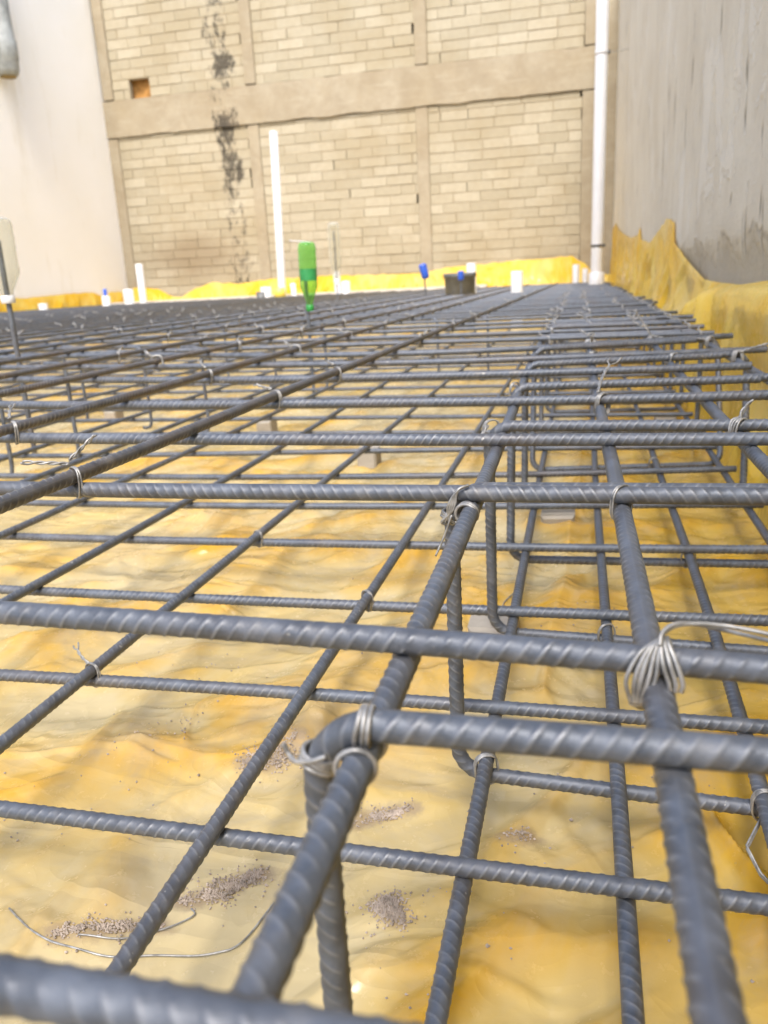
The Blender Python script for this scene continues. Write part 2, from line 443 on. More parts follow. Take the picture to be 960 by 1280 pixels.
def rebar_mesh(name, pts, ref, r=R0, nth=16, s_nodes=None, ribs=True, fade=(13, 18), roll=None, marks=None, hand=1):
    """pts: dense path samples (M,3); ref: vector used to frame the sections"""
    pts = np.asarray(pts, float); M = len(pts)
    seg = np.linalg.norm(np.diff(pts, axis=0), axis=1)
    s = np.concatenate([[0], np.cumsum(seg)])+random.random()*PITCH
    tg = np.gradient(pts, axis=0); tg /= np.linalg.norm(tg, axis=1)[:, None]+1e-12
    ref = np.asarray(ref, float)
    side = np.cross(tg, ref); side /= np.linalg.norm(side, axis=1)[:, None]+1e-12
    up = np.cross(side, tg)
    if roll is None: roll = random.uniform(0, PI)
    th = np.arange(nth)*2*PI/nth
    TH = th[None, :]-roll
    half = np.mod(TH, PI)
    hs = np.where(np.mod(TH, 2*PI) < PI, 1.0, -1.0)
    dist = np.linalg.norm(pts-CAM, axis=1)
    amp = (1-smooth(fade[0], fade[1], dist)) if ribs else np.zeros(M)
    ph = s[:, None]/PITCH-1.45*hand*(half/PI-.5)+np.where(hs > 0, 0, .5)
    saw = np.abs(np.mod(ph, 1)-.5)*2          # 1 at rib centre
    rib = smooth(.58, .88, saw)*smooth(.10, .65, np.sin(half))*np.clip(.88+.4*perlin(s*9, np.full(M, roll*3+1)), .5, 1.05)[:, None]
    if marks is not None:
        for m0, m1 in marks:
            inm = ((s > m0) & (s < m1))[:, None]
            dots = .5+.5*np.cos(half*6)
            rib = np.where(inm, rib*np.clip(dots*1.6, 0, 1), rib)
    seam = np.exp(-((half-0)/.17)**2)+np.exp(-((half-PI)/.17)**2)
    h = amp[:, None]*(.095*rib+.05*seam)
    wob = .012*perlin(s*1.1, np.full(M, roll*7))[:, None]
    rad = r*(1+h+wob)
    V = pts[:, None, :]+rad[..., None]*(np.cos(th)[None, :, None]*side[:, None, :]+np.sin(th)[None, :, None]*up[:, None, :])
    V = V.reshape(-1, 3)
    k = np.arange(nth)
    i = np.arange(M-1)[:, None]
    Q = np.stack([i*nth+k, i*nth+(k+1) % nth, (i+1)*nth+(k+1) % nth, (i+1)*nth+k], -1).reshape(-1, 4)
    V = np.vstack([V, pts[0], pts[-1]])
    a = M*nth
    T = [[a, (q+1) % nth, q] for q in range(nth)]+[[a+1, (M-1)*nth+q, (M-1)*nth+(q+1) % nth] for q in range(nth)]
    att = np.concatenate([(amp[:, None]*np.maximum(rib, seam*.5)).ravel(), [0, 0]])
    return np_mesh(name, V, Q, True, {'rib': att}, T)

def samples(a0, a1, other, z, axis):
    """adaptive running coordinate: dense where near the camera, coarse far away"""
    out = [a0]; a = a0
    while a < a1:
        p = np.array([a, other, z]) if axis == 0 else np.array([other, a, z])
        d = np.linalg.norm(p-CAM)
        behind = p[1] < .5 or abs(p[0]) > 1.15*max(p[1], .5)+1.2
        if behind: st = .25
        elif d < 4.5: st = PITCH/9
        elif d < 8: st = PITCH/6
        elif d < 18: st = PITCH/4
        else: st = .6
        a += st; out.append(min(a, a1))
    return np.array(out)

def bar_path(ctrl, a0, a1, z, axis, tau=2.5):
    """ctrl: (running, offset) control points of a slightly bent bar"""
    ca = np.array([c[0] for c in ctrl], float); cb = np.array([c[1] for c in ctrl], float)
    if len(ctrl) == 1:
        f = lambda a: np.full_like(a, cb[0])
    else:
        deg = min(3, len(ctrl)-1)
        co = np.polyfit(ca-ca.mean(), cb, deg); dc = np.polyder(co)
        lo, hi = ca.min(), ca.max()
        def f(a):
            x = np.clip(a, lo, hi)
            y = np.polyval(co, x-ca.mean())
            dl = np.polyval(dc, lo-ca.mean()); dh = np.polyval(dc, hi-ca.mean())
            y = y-dl*tau*(1-np.exp(-np.clip(lo-a, 0, None)/tau))
            y = y+dh*tau*(1-np.exp(-np.clip(a-hi, 0, None)/tau))
            return y
    a = samples(a0, a1, float(f(np.array([(a0+a1)/2]))[0]) if axis else float(np.mean(cb)), z, axis)
    b_ = f(a)
    zz = np.full_like(a, z)+.006*perlin(a*.35, np.full_like(a, float(cb[0])*3.1))
    return np.stack([a, b_, zz], 1) if axis == 0 else np.stack([b_, a, zz], 1)

ORD = ['nearest', 'second', 'third', 'fourth', 'fifth', 'sixth', 'seventh', 'eighth', 'ninth', 'tenth', 'eleventh', 'twelfth',
       'thirteenth', 'fourteenth', 'fifteenth', 'sixteenth']
def ordn(i): return ORD[i]

ZT, ZL, ZU = 0.0, 2*R0, -2*R0          # crosswise layer, bars on it, bars under it
ZB = -1.42; ZBO = ZB+2*R0; ZBU = ZB-2*R0; ZS = -1.58
XL_EDGE = -45.4

# crosswise bars of the upper mat ------------------------------------
Tctrl = [
    [(-.84, .80), (-.41, .80)],
    [(-1.87, 2.101), (-1.4, 2.087), (-.93, 2.071), (-.46, 2.052), (.01, 2.03), (.48, 2.006)],
    [(-3.12, 3.689), (-2.33, 3.685), (-1.54, 3.685), (-.76, 3.689), (.03, 3.696), (.82, 3.707)],
    [(-4.06, 5.151), (-3.03, 5.083), (-2.0, 5.034), (-.98, 5.004), (.05, 4.992), (1.08, 4.999)],
    [(-5.66, 6.917), (-4.24, 6.748), (-2.82, 6.647), (-1.41, 6.612), (.01, 6.645), (1.43, 6.744)],
    [(-7.41, 9.176), (-5.62, 8.794), (-3.82, 8.56), (-2.03, 8.471), (-.23, 8.53), (1.56, 8.734)],
    [(-8.74, 10.838), (-7.23, 10.549), (-5.72, 10.306), (-4.21, 10.109), (-2.7, 9.959), (1.19, 10.2)],
    [(-5.69, 11.911), (-4.3, 11.451), (-2.91, 11.241), (-1.52, 11.282), (-.13, 11.574), (1.26, 12.116)],
]
tY = [np.mean([c[1] for c in t]) for t in Tctrl]
y = 13.15
while y < 73.5:
    Tctrl.append([(0, y+random.uniform(-.18, .18))]); y += 1.55
tlabels = {
    0: 'blurred thick bar cutting across the bottom left corner, nearest crosswise bar of all',
    1: 'dark ribbed crosswise bar tied with a thick white wire knot and long tail',
    2: 'smooth looking crosswise bar lying over the wire wrapped second cage stirrup corner',
    3: 'crosswise upper bar just in front of the third bent stirrup top, twisted ribs',
    4: 'crosswise upper bar carrying the looped wire tie above the middle cage bar',
    5: 'crosswise upper bar whose cut end stops just before the yellow sheet bank',
}
far_mesh = None
for i, ct in enumerate(Tctrl):
    yb = np.mean([c[1] for c in ct])
    xr = 3.4 if i < 2 else (2.2 if i < 5 else (1.68 if i == 5 else 1.95+random.uniform(-.12, .3)))
    if yb < 22:
        xl = max(XL_EDGE, -1.3*yb-6)if yb < 12 else XL_EDGE
        xl = XL_EDGE if i > 0 else -6
        path = bar_path(ct, xl, xr, ZT, 0)
        me = rebar_mesh('rebar', path, (0, 0, 1), r=R0*random.uniform(.97, 1.03), nth=28 if i < 4 else (18 if i < 8 else 10),
                        roll=(-1.45 if i in (0, 1) else -1.2 if i == 3 else -.9 if i == 4 else None), hand=-1 if i in (0, 2) else 1,
                        marks=[(44.95, 45.15), (45.72, 46.02)] if i == 1 else None)
        o = link('rebar', me, STEEL)
        lab = tlabels.get(i)
        if lab is None:
            lab = ordn(i)+' nearest steel bar lying crosswise in the upper mat, ribs barely visible'
        tag(o, lab, 'rebar', 'crosswise bars of the upper mat')
    else:
        if far_mesh is None:
            xs = np.concatenate([np.arange(-47.4, 0, .8), [0]])
            far_mesh = rebar_mesh('rebar', np.stack([xs, .05*perlin(xs*.2, xs*0+.3), xs*0], 1), (0, 0, 1), nth=8, ribs=False)
        o = link('rebar', far_mesh, STEEL)
        o.location = Vector((xr, yb, 0))*U
        o.rotation_euler[2] = random.uniform(-.002, .002)
        tag(o, 'crosswise bar in the densely packed far part of the upper mat, beyond the green bottle', 'rebar', 'crosswise bars of the far upper mat')

# lengthwise bars on top of them ------------------------------------
Lctrl = [
    [(3.11, -2.642), (15.26, -2.489), (27.41, -2.347), (39.56, -2.214), (51.71, -2.09), (63.86, -1.976)],
    [(4.9, -4.13), (9.93, -4.151), (14.95, -4.176), (19.98, -4.205), (25.0, -4.237), (30.03, -4.274)],
    [(7.0, -5.813), (10.3, -5.766), (13.61, -5.717), (16.91, -5.669), (20.22, -5.619), (23.52, -5.569)],
]
x = -7.25
while x > XL_EDGE:
    Lctrl.append([(0, x+random.uniform(-.12, .12))]); x -= 1.52
for i, ct in enumerate(Lctrl):
    xb = np.mean([c[1] for c in ct])
    path = bar_path(ct, -2.0 if i < 6 else -xb*.45, 73.6, ZL, 1)
    me = rebar_mesh('rebar', path, (0, 0, 1), nth=24 if i < 2 else (16 if i < 5 else 8), ribs=i < 8, roll=.5+.6*i)
    o = link('rebar', me, STEEL_BROWN if i < 5 else STEEL)
    lab = ('brownish lengthwise bar with a twisted wire tie, lying on the crossbars nearest the stirrup cage' if i == 0 else
           ordn(i)+' brownish lengthwise bar on the upper mat counting left from the stirrup cage' if i < 10 else
           'lengthwise upper bar in the crowded far left of the mat towards the white wall')
    tag(o, lab, 'rebar', 'lengthwise bars on the upper mat' if i < 10 else 'lengthwise bars of the far left mat')

# beam cage: lengthwise bars under the crossbars ------------------------------------
Uctrl = [
    ([(.89, -.484), (2.43, -.484), (3.97, -.492), (5.5, -.508), (7.04, -.531), (8.58, -.561)], 'upper left bar of the beam cage, wrapped by wire where the first stirrup bends down'),
    ([(1.01, .217), (2.1, .213), (3.2, .209), (4.29, .2), (5.39, .182), (6.48, .17)], 'middle upper bar of the beam cage with a raised seam, under the white wire knot'),
    ([(4.7, 1.007), (8.62, 1.0), (12.54, 1.04), (16.46, 1.08), (20.38, 1.1), (24.3, 1.1)], 'upper beam cage bar passing under the tied third stirrup at the right edge'),
    ([(8, 1.74), (20, 1.76)], 'upper right corner bar of the beam cage beside the yellow sheet bank'),
]
for i, (ct, lab) in enumerate(Uctrl):
    path = bar_path(ct, .25 if i < 2 else -1, 72.5, ZU, 1)
    me = rebar_mesh('rebar', path, (0, 0, 1), r=R0*(1.0 if i != 1 else 1.02), nth=30 if i < 2 else 18, roll=(.35, PI/2+.12, 1.9, .2)[i])
    tag(link('rebar', me, STEEL), lab, 'rebar', 'upper bars of the beam cage')

# lower mat ------------------------------------
Bctrl = [
    [(-2.75, 2.842), (-2.05, 2.838), (-1.35, 2.834), (-.66, 2.83), (.04, 2.828), (.74, 2.825)],
    [(-3.76, 4.113), (-2.83, 4.141), (-1.89, 4.161), (-.96, 4.173), (-.02, 4.179), (.91, 4.177)],
    [(-4.88, 5.543), (-3.64, 5.546), (-2.4, 5.556), (-1.16, 5.573), (.08, 5.597), (1.32, 5.628)],
    [(-5.77, 6.978), (-4.29, 6.978), (-2.81, 6.999), (-1.33, 7.041), (.15, 7.104), (1.63, 7.188)],
    [(-6.57, 8.249), (-5.19, 8.25), (-3.81, 8.28), (-2.44, 8.337), (-1.06, 8.421), (.32, 8.534)],
    [(-5.08, 9.62), (-3.69, 9.658), (-2.3, 9.738), (-.91, 9.859), (.48, 10.022), (1.87, 10.225)],
    [(-5.8, 11.071), (-1.39, 11.42)],
]
y = 12.75
while y < 36:
    Bctrl.append([(0, y+random.uniform(-.1, .1))]); y += 1.41
for i, ct in enumerate(Bctrl):
    path = bar_path(ct, -30, 1.88, ZB, 0)
    me = rebar_mesh('rebar', path, (0, 0, 1), nth=20 if i < 4 else (12 if i < 9 else 8), ribs=i < 8)
    lab = (ordn(i)+' crosswise bar of the lower mat, lying close above the yellow sheet' if i < 10
           else 'crosswise lower bar far back, glimpsed through the upper mat')
    tag(link('rebar', me, STEEL), lab, 'rebar', 'crosswise bars of the lower mat' if i < 10 else 'far crosswise bars of the lower mat')

BOctrl = [
    [(1.99, -1.579), (4.32, -1.566), (6.66, -1.556), (8.99, -1.551), (11.33, -1.549), (13.66, -1.55)],
    [(3.24, -3.063), (4.82, -3.057), (6.4, -3.051), (7.98, -3.044), (9.56, -3.037), (11.14, -3.03)],
    [(5.79, -4.47), (7.4, -4.424), (9.01, -4.397), (10.62, -4.39), (12.23, -4.403), (13.84, -4.435)],
    [(6.83, -5.823), (10.87, -5.747)],
]
x = -7.2
while x > -27:
    BOctrl.append([(0, x+random.uniform(-.08, .08))]); x -= 1.43
for i, ct in enumerate(BOctrl):
    xb = np.mean([c[1] for c in ct])
    path = bar_path(ct, -1.0 if i < 5 else max(0, -xb*.5), 36.5, ZBO, 1)
    me = rebar_mesh('rebar', path, (0, 0, 1), nth=20 if i < 3 else (12 if i < 7 else 8), ribs=i < 7)
    lab = (ordn(i)+' lengthwise bar of the lower mat counting left from the stirrup cage' if i < 9
           else 'lengthwise lower bar on the far left, glimpsed through the upper mat')
    tag(link('rebar', me, STEEL), lab, 'rebar', 'lengthwise bars of the lower mat' if i < 9 else 'far left lengthwise lower bars')

BUctrl = [
    ([(2.17, -.448), (3.44, -.446), (4.71, -.448), (5.98, -.452), (7.25, -.456), (8.52, -.46)], 'lower left corner bar of the beam cage, tied to the bends of the stirrups'),
    ([(2.3, .221), (4.08, .228), (5.86, .226), (7.65, .22), (9.43, .22), (11.21, .23)], 'lower cage bar running beneath the middle upper cage bar'),
    ([(3.76, .906), (5.35, .955), (6.95, .982), (8.54, .993), (10.14, 1.004), (11.73, 1.02)], 'lower cage bar ending in the wire tie with a bent tail at the right edge'),
    ([(7.91, 1.754), (11.62, 1.78)], 'lower right corner bar of the beam cage along the foot of the yellow bank'),
]
for i, (ct, lab) in enumerate(BUctrl):
    path = bar_path(ct, .3, 40, ZBU, 1)
    me = rebar_mesh('rebar', path, (0, 0, 1), nth=20, roll=(.3, .15, 1.2, .4)[i])
    tag(link('rebar', me, STEEL), lab, 'rebar', 'lower bars of the beam cage')

# stirrups of the beam cage ------------------------------------
def stirrup_path(yl_top, yr_top, yl_bot, yr_bot, xl, xr, zt, zb, rad=.16, near=True):
    cor = [(xr-.30, zt), (xl, zt), (xl, zb), (xr, zb), (xr, zt), (xr-.42, zt)]
    pts = [np.array([cor[0][0], cor[0][1]])]
    poly = []
    for i in range(1, len(cor)-1):
        p0, p1, p2 = (np.array(cor[j], float) for j in (i-1, i, i+1))
        d0 = (p0-p1)/np.linalg.norm(p0-p1); d1 = (p2-p1)/np.linalg.norm(p2-p1)
        poly.append(('arc', p1+d0*rad, p1+(d0+d1)*rad, p1+d1*rad))
    flat = [pts[0]]
    for _, a, c, b_ in poly:
        flat.append(a)
        va, vb = a-c, b_-c
        for t in np.linspace(.1, 1, 10):
            ang = t*PI/2
            flat.append(c+va*math.cos(ang)+vb*math.sin(ang))
    flat.append(np.array(cor[-1], float))
    flat = np.array(flat)
    # drop the overlap of the closing hook onto a slightly shifted plane
    seg = np.concatenate([[0], np.cumsum(np.linalg.norm(np.diff(flat, axis=0), axis=1))])
    L = seg[-1]; st = PITCH/8 if near else .05
    s = np.linspace(0, L, int(L/st))
    P = np.stack([np.interp(s, seg, flat[:, 0]), np.interp(s, seg, flat[:, 1])], 1)
    fx = (P[:, 0]-xl)/(xr-xl); fz = (P[:, 1]-zb)/(zt-zb)
    yt = yl_top+(yr_top-yl_top)*fx; yb = yl_bot+(yr_bot-yl_bot)*fx
    Y = yb+(yt-yb)*fz
    over = smooth(L-1.4, L-.5, s)
    Y = Y+over*.082
    return np.stack([P[:, 0], Y, P[:, 1]], 1)

S_list = [
    (1.60, 1.62, 1.60, 1.62), (3.76, 3.80, 3.75, 3.62), (5.48, 5.43, 5.56, 5.43), (7.46, 7.74, 7.18, 7.26), (9.36, 9.86, 9.2, 9.6),
    (11.3, 12.0, 10.8, 11.2)]
y = 13.7
while y < 70:
    e = random.uniform(-.2, .2); S_list.append((y+e, y+e+random.uniform(-.1, .3), y+e-.2, y+e)); y += 1.98
slab = {
    0: 'nearest bent stirrup, its top corner bound with thick white wire above a descending leg',
    1: 'second stirrup, corner wrapped in wire under a crossbar, lower bend tied to a cage bar',
    2: 'third stirrup, its top bar close behind a twisted crossbar and tied at the right edge',
    3: 'fourth stirrup, its long lower bend lying along the yellow sheet at a cage bar',
    4: 'fifth stirrup, its right bend wrapped in wire against the yellow bank',
    5: 'sixth stirrup, its rounded right corner showing beside the yellow sheet',
}
sfar = None
for i, (a, b_, c, d) in enumerate(S_list):
    if i < 8:
        xr = 1.86
        P = stirrup_path(a, b_, c, d, -.60, xr, .0, ZS, near=i < 6)
        me = rebar_mesh('stirrup', P, (0, 1, 0), r=R0*.98, nth=28 if i < 2 else (18 if i < 5 else 12), roll=2.75-.1*i, hand=1)
        o = link('stirrup', me, STEEL)
    else:
        if sfar is None:
            P = stirrup_path(0, .1, -.1, 0, -.60, 1.88, .0, ZS, near=False)
            sfar = rebar_mesh('stirrup', P, (0, 1, 0), nth=8, ribs=False)
        o = link('stirrup', sfar, STEEL); o.location = Vector((random.uniform(-.05, .05), a, random.uniform(-.03, .02)))*U
    tag(o, slab.get(i, ordn(i)+' stirrup of the beam cage, seen between the crossbars' if i < 10 else
        'stirrup in the tightly packed far end of the beam cage'), 'stirrup', 'stirrups of the beam cage')

# bent support bars between the two mats, left ------------------------------------
chairs = [(-8.12, 9.92, 0), (-7.64, 10.88, 1), (-7.99, 13.79, 1), (-6.57, 13.33, 1), (-7.72, 19.85, 0), (-6.1, 19.16, 0), (-9.9, 14.6, 1), (-11.4, 12.6, 0), (-2.2, 20.1, 0), (-3.5, 20.4, 0), (-12.2, 17.4, 1), (-9.4, 20.6, 0)]
chlab = ['bent support bar standing upright between the mats, nearest of the left group',
         'upright support bar with a hooked top, behind the nearest crossbar tie on the left',
         'hooked upright support bar behind the second lengthwise bar from the cage',
         'upright support bar with a hooked top left of the grey spacer block',
         None, None, 'hooked upright support beside the bar that carries the clear bottle', None, None, None, None, None]
for i, (cx, cy, hk) in enumerate(chairs):
    zt = .02
    pts = [(cx-.22, cy+.08, -1.5), (cx-.1, cy, -1.49), (cx, cy, -1.38), (cx, cy, -.7), (cx, cy, zt-.14), (cx-.1, cy+.02, zt), (cx-.42, cy+.1, zt+.01)]
    P = catmull(pts, 14)
    me = rebar_mesh('support_bar', P, (0, 1, 0.01), r=R0*.8, nth=10, ribs=False)
    tag(link('support_bar', me, STEEL), chlab[i] or 'thin upright support bar between the mats in the middle distance', 'rebar support', 'upright support bars between the mats')

# ------------------------------------------------------------------ wire ties
def tie_loop(mb, c, zu, zl, ang, r=R0, rw=.0085, strands=2, big=1.0):
    """closed wire loop that hugs two crossing bars in the upright plane at angle ang"""
    d = np.array([math.cos(ang), math.sin(ang), 0]); n = np.array([-d[1], d[0], 0])
    hh = (zu-zl)/2+r+rw*1.1; zc = (zu+zl)/2; hw = (1.45*r+rw*1.2)*big
    for k in range(strands):
        off = (k-(strands-1)/2)*rw*2.05
        t = np.linspace(0, 2*PI, 28, endpoint=False)
        ex = 2/2.6
        cx = np.sign(np.cos(t))*np.abs(np.cos(t))**ex*hw; cz = np.sign(np.sin(t))*np.abs(np.sin(t))**ex*hh
        wob = np.sin(t*2+k)*rw*.6
        P = np.array([c[0], c[1], zc])+cx[:, None]*d+(off+wob)[:, None]*n+cz[:, None]*np.array([0, 0, 1])
        v, q, tt = tube_np(P, rw, 6, closed=True); mb.add(v, q, tt)

def tie_tail(mb, p0, dirv, length, rw=.0085, curl=.25, twist=True):
    d = np.array(dirv, float); d /= np.linalg.norm(d)
    a = np.cross(d, [0, 0, 1]); a = a/np.linalg.norm(a) if np.linalg.norm(a) > .1 else np.array([1.0, 0, 0])
    b_ = np.cross(a, d)
    t = np.linspace(0, 1, 26)
    base = np.array(p0)+t[:, None]*d*length+(t**2*curl*length)[:, None]*a
    for k in (0, 1):
        ph = t*length/.06*2*PI/2+k*PI
        am = rw*1.05*(1 if twist else 0)+(0 if twist else rw*1.0*k)
        spread = np.where(t > .72, (t-.72)*length*.35, 0)*(1 if k else -1)
        P = base+(am*np.cos(ph))[:, None]*a+(am*np.sin(ph))[:, None]*b_+spread[:, None]*a
        v, q, tt = tube_np(P, rw, 6); mb.add(v, q, tt)

TG = 'wire ties on the bar crossings'
def near_tie(c, zu, zl, ang, label, strands=2, tails=(), rw=.0085, cross=False, big=1.0, r=R0):
    t = empty('wire_tie', (c[0], c[1], (zu+zl)/2))
    tag(t, label, 'wire tie', TG)
    rw *= .62; ang += random.uniform(-.2, .2)
    mb = MB(); tie_loop(mb, c, zu, zl, ang, r, rw, strands, big)
    if cross: tie_loop(mb, c, zu, zl, ang+PI/2, r, rw, strands, big)
    mb.build('loop', WIRE, t)
    if tails:
        mb = MB()
        for (p, d, l, cu) in tails: tie_tail(mb, p, d, l, rw, cu)
        mb.build('tail', WIRE, t)
    return t

# A x first stirrup: thick wrap with a blob over the descending leg
t = empty('wire_tie', (-.53, 1.6, 0)); tag(t, 'thick bright wire wrap binding the nearest stirrup corner to its cage bar', 'wire tie', TG)
mb = MB()
def ring(mb, c, axis, R, rw, n=3, gap=1.9, start=0, rx=1.0):
    ax = Vector(axis).normalized(); u = ax.orthogonal().normalized(); w = ax.cross(u)
    for k in range(n):
        tt = np.linspace(0, 2*PI, 30, endpoint=False)
        tl = random.uniform(-.25, .25)
        P = np.array([np.array(Vector(c)+ax*((k-(n-1)/2)*rw*gap+tl*R*math.cos(a))+u*(R*math.cos(a))+w*(R*rx*math.sin(a))) for a in tt])
        v, q, f = tube_np(P, rw, 6, closed=True); mb.add(v, q, f)
ring(mb, (-.475, 1.60, -.002), (1, .1, -.1), R0*1.18, .007, 3, 1.8)
ring(mb, (-.487, 1.655, ZU), (.1, 1, 0), R0*1.2, .0075, 2)
ring(mb, (-.487, 1.54, ZU), (-.1, 1, .1), R0*1.2, .0075, 1)
ring(mb, (-.595, 1.60, -.10), (.35, .1, 1), R0*1.17, .0065, 4, 1.7)
mb.build('loop', WIRE, t)
mb = MB()
P = catmull([(-.56, 1.548, -.06), (-.60, 1.545, -.075), (-.64, 1.56, -.09), (-.665, 1.58, -.085), (-.68, 1.585, -.06)], 8); mb.tube(P, .0065, 7)
mb.build('tail', WIRE, t)

# B x T1: figure-eight of several strands with the long tail to the right
bx, by = .214, 2.02
t = empty('wire_tie', (bx, by, 0)); tag(t, 'thick white wire knot with a long tail trailing right, on the middle cage bar', 'wire tie', TG)
mb = MB()
for k, (o1, o2) in enumerate([(-.024, -.05), (-.006, -.03), (.006, -.01), (.022, 0), (.036, .012)]):
    P = catmull([(bx-.055+o1*.5, by-.05, -.10), (bx-.052+o1*1.2, by-.052, -.03), (bx-.03+o1*.8, by-.035, .036), (bx-.004+o1*.4, by-.005, .054+.003*k), (bx+.016+o1*.4, by+.03, .045), (bx+.04, by+.055, -.02), (bx+.045, by+.05, -.1), (bx+.015, by+.02, -.128-.003*k), (bx-.035, by-.02, -.128), (bx-.055+o1*.5, by-.05, -.10)], 9)
    mb.tube(P, random.uniform(.0056, .0072), 7)
for k in range(3):
    o1 = k*.017
    P = catmull([(bx+.028+o1*.8, by-.058, -.055), (bx+.024+o1, by-.06, -.03), (bx+.008+o1, by-.05, .02), (bx+.004+o1*.6, by-.02, .058), (bx+.006+o1*.5, by+.01, .066)], 9)
    mb.tube(P, random.uniform(.0056, .0072), 7)
mb.build('loop', WIRE, t)
mb = MB()
for k in range(2):
    o = .02*k
    P = catmull([(bx+.0, by-.03, .06), (bx+.012, by-.0, .082+o*.3), (bx+.06, by+.03, .096+o*.2), (bx+.16, by+.05+o, .09-o), (bx+.3, by+.03+o, .075-o*1.3), (bx+.5, by+.0+o, .04-o), (bx+.72, by-.02, .01)], 9)
    mb.tube(P, .0062, 7)
mb.build('tail', WIRE, t)

# A x T2 / second stirrup
t = empty('wire_tie', (-.53, 3.68, -.05)); tag(t, 'loose bundle of wire strands at the second stirrup corner under a crossbar', 'wire tie', TG)
mb = MB()
ring(mb, (-.505, 3.62, ZU), (.25, 1, .1), R0*1.3, .009, 3)
ring(mb, (-.595, 3.74, -.13), (.3, .1, 1), R0*1.35, .009, 3)
for k in range(4):
    P = catmull([(-.5, 3.66, .05), (-.55, 3.63, .03), (-.6+.01*k, 3.63, -.06), (-.57-.02*k, 3.65, -.14), (-.55+.03*k, 3.68, -.12)], 8); mb.tube(P, .0075, 6)
mb.build('loop', WIRE, t)
mb = MB(); mb.tube(catmull([(-.58, 3.63, -.09), (-.62, 3.62, -.2), (-.66, 3.6, -.29)], 8), .006, 6); mb.build('tail', WIRE, t)

near_tie((-2.63, 3.687), ZL, ZT, -.6, 'pale wire tie with twisted tail on the front lengthwise bar, left edge', 2,
         [((-2.69, 3.74, .15), (.55, .25, .5), .2, .1), ((-2.69, 3.73, .13), (-.9, -.3, .12), .24, -.1)], .0095)
near_tie((-2.6, 6.64), ZL, ZT, -.5, 'wire tie on the front lengthwise bar, second crossing up from the left edge', 3, [((-2.62, 6.6, .14), (-.9, .3, .15), .2, .1)], .01)
near_tie((-2.58, 8.47), ZL, ZT, -.5, 'wire tie on the front lengthwise bar, third crossing up from the left edge', 2, [((-2.62, 8.5, .15), (-.8, .5, .1), .2, .4)], .011)
near_tie((-4.13, 5.15), ZL, ZT, -.6, 'wire tie at the left edge on the second lengthwise bar', 2, [((-4.2, 5.2, .14), (-.5, .6, .3), .22, .2)], .011)
near_tie((-4.14, 8.56), ZL, ZT, -.6, 'wire tie on the second lengthwise bar behind the grey spacer block', 2, [((-4.2, 8.6, .14), (-.6, .4, .3), .2, .2)], .011)
near_tie((.19, 6.64), ZT, ZU, .7, 'loop of wire standing above the middle cage bar at a crossbar', 3, [((.15, 6.62, .06), (.05, .85, .32), .6, .2)], .0115)
near_tie((1.0, 5.43), ZT, ZU, .7, 'bright wire tie where the third stirrup meets the right hand cage bar', 4, [((1.0, 5.43, .05), (.1, .1, .5), .12, .5)], .0125)
near_tie((.2, 3.70), ZT, ZU, .7, 'dark wire tie under the smooth crossbar on the middle cage bar', 2, [], .0085)
near_tie((1.04, 9.7), ZT, ZU, .8, 'wire tie over the fifth stirrup on the right cage bar', 3, [], .013)
near_tie((1.74, 9.85), ZT, ZU, .8, 'pale wire tie with a tail at the right bend of the fifth stirrup', 3, [((1.74, 9.8, .03), (.9, -.2, .3), .35, .2)], .013, cross=True)
near_tie((1.74, 11.9), ZT, ZU, .8, 'pale wire tie at the rounded corner of the sixth stirrup', 3, [((1.74, 11.9, .0), (-.9, .2, .1), .3, .2)], .013)
near_tie((.17, 10.2), ZT, ZU, .7, 'pale wire tie on the middle cage bar behind the standing wire loop', 3, [], .014)
near_tie((.15, 12.0), ZT, ZU, .7, 'bright blob of tie wire on the middle cage bar farther back', 4, [((.15, 12, 0), (.2, -.8, .4), .3, .2)], .016, cross=True)
near_tie((-.57, 7.44), ZT, ZU, .7, 'small wire tie at the left top corner of the fourth stirrup', 2, [], .01)
near_tie((-.58, 5.47), ZT, ZU, .7, 'small wire tie at the left top corner of the third stirrup', 3, [((-.6, 5.42, .02), (-.3, -.5, -.6), .18, .2)], .009)
near_tie((1.0, 12.3), ZT, ZU, .8, 'spiky wire tie with upright ends at the edge of the dense far bars', 3, [((1.0, 12.3, .05), (-.4, .1, .6), .45, .1), ((1.0, 12.3, .05), (.5, -.1, -.1), .4, .1)], .015)
# lower mat ties
near_tie((-3.06, 4.14), ZBO, ZB, -.55, 'wire tie with fine loose ends on the lower mat at the left', 2, [((-3.10, 4.165, ZBO+.03), (-.8, .3, .25), .22, .3)], .009)
near_tie((-1.57, 5.57), ZBO, ZB, -.55, 'wire tie on the lower mat nearest bar, above the yellow fold', 3, [], .0085)
near_tie((-3.05, 6.99), ZBO, ZB, -.55, 'small wire tie on the lower mat in the open left field', 2, [], .009)
near_tie((-.447, 3.73), ZBU, ZS, .2, 'bright wire tie where the second stirrup bends under the corner bar', 3, [], .0095)
near_tie((.226, 5.5), ZBU, ZS, .2, 'short bright wire tie on the lower bar beneath the middle cage bar', 2, [], .0095)
near_tie((.985, 7.22), ZBU, ZS, .2, 'grey wire tie where the fourth stirrup crosses a lower cage bar', 2, [], .0095)
near_tie((.995, 10.98), ZBU, ZS, .2, 'small white wire tie on a lower cage bar near the right bank', 2, [], .012)
t = near_tie((.915, 3.64), ZBU, ZS, .2, 'wire tie with a bent pigtail over the orange sheet at the right edge', 3, [], .0085)
mb = MB()
for k in range(2):
    o = .012*k
    mb.tube(np.array([(.915, 3.6, -1.52+o), (.79, 3.38+o, -1.6+o), (.835, 3.29, -1.66+o), (.93, 3.18+o, -1.70)]), .0065, 6)
mb.build('tail', WIRE, t)

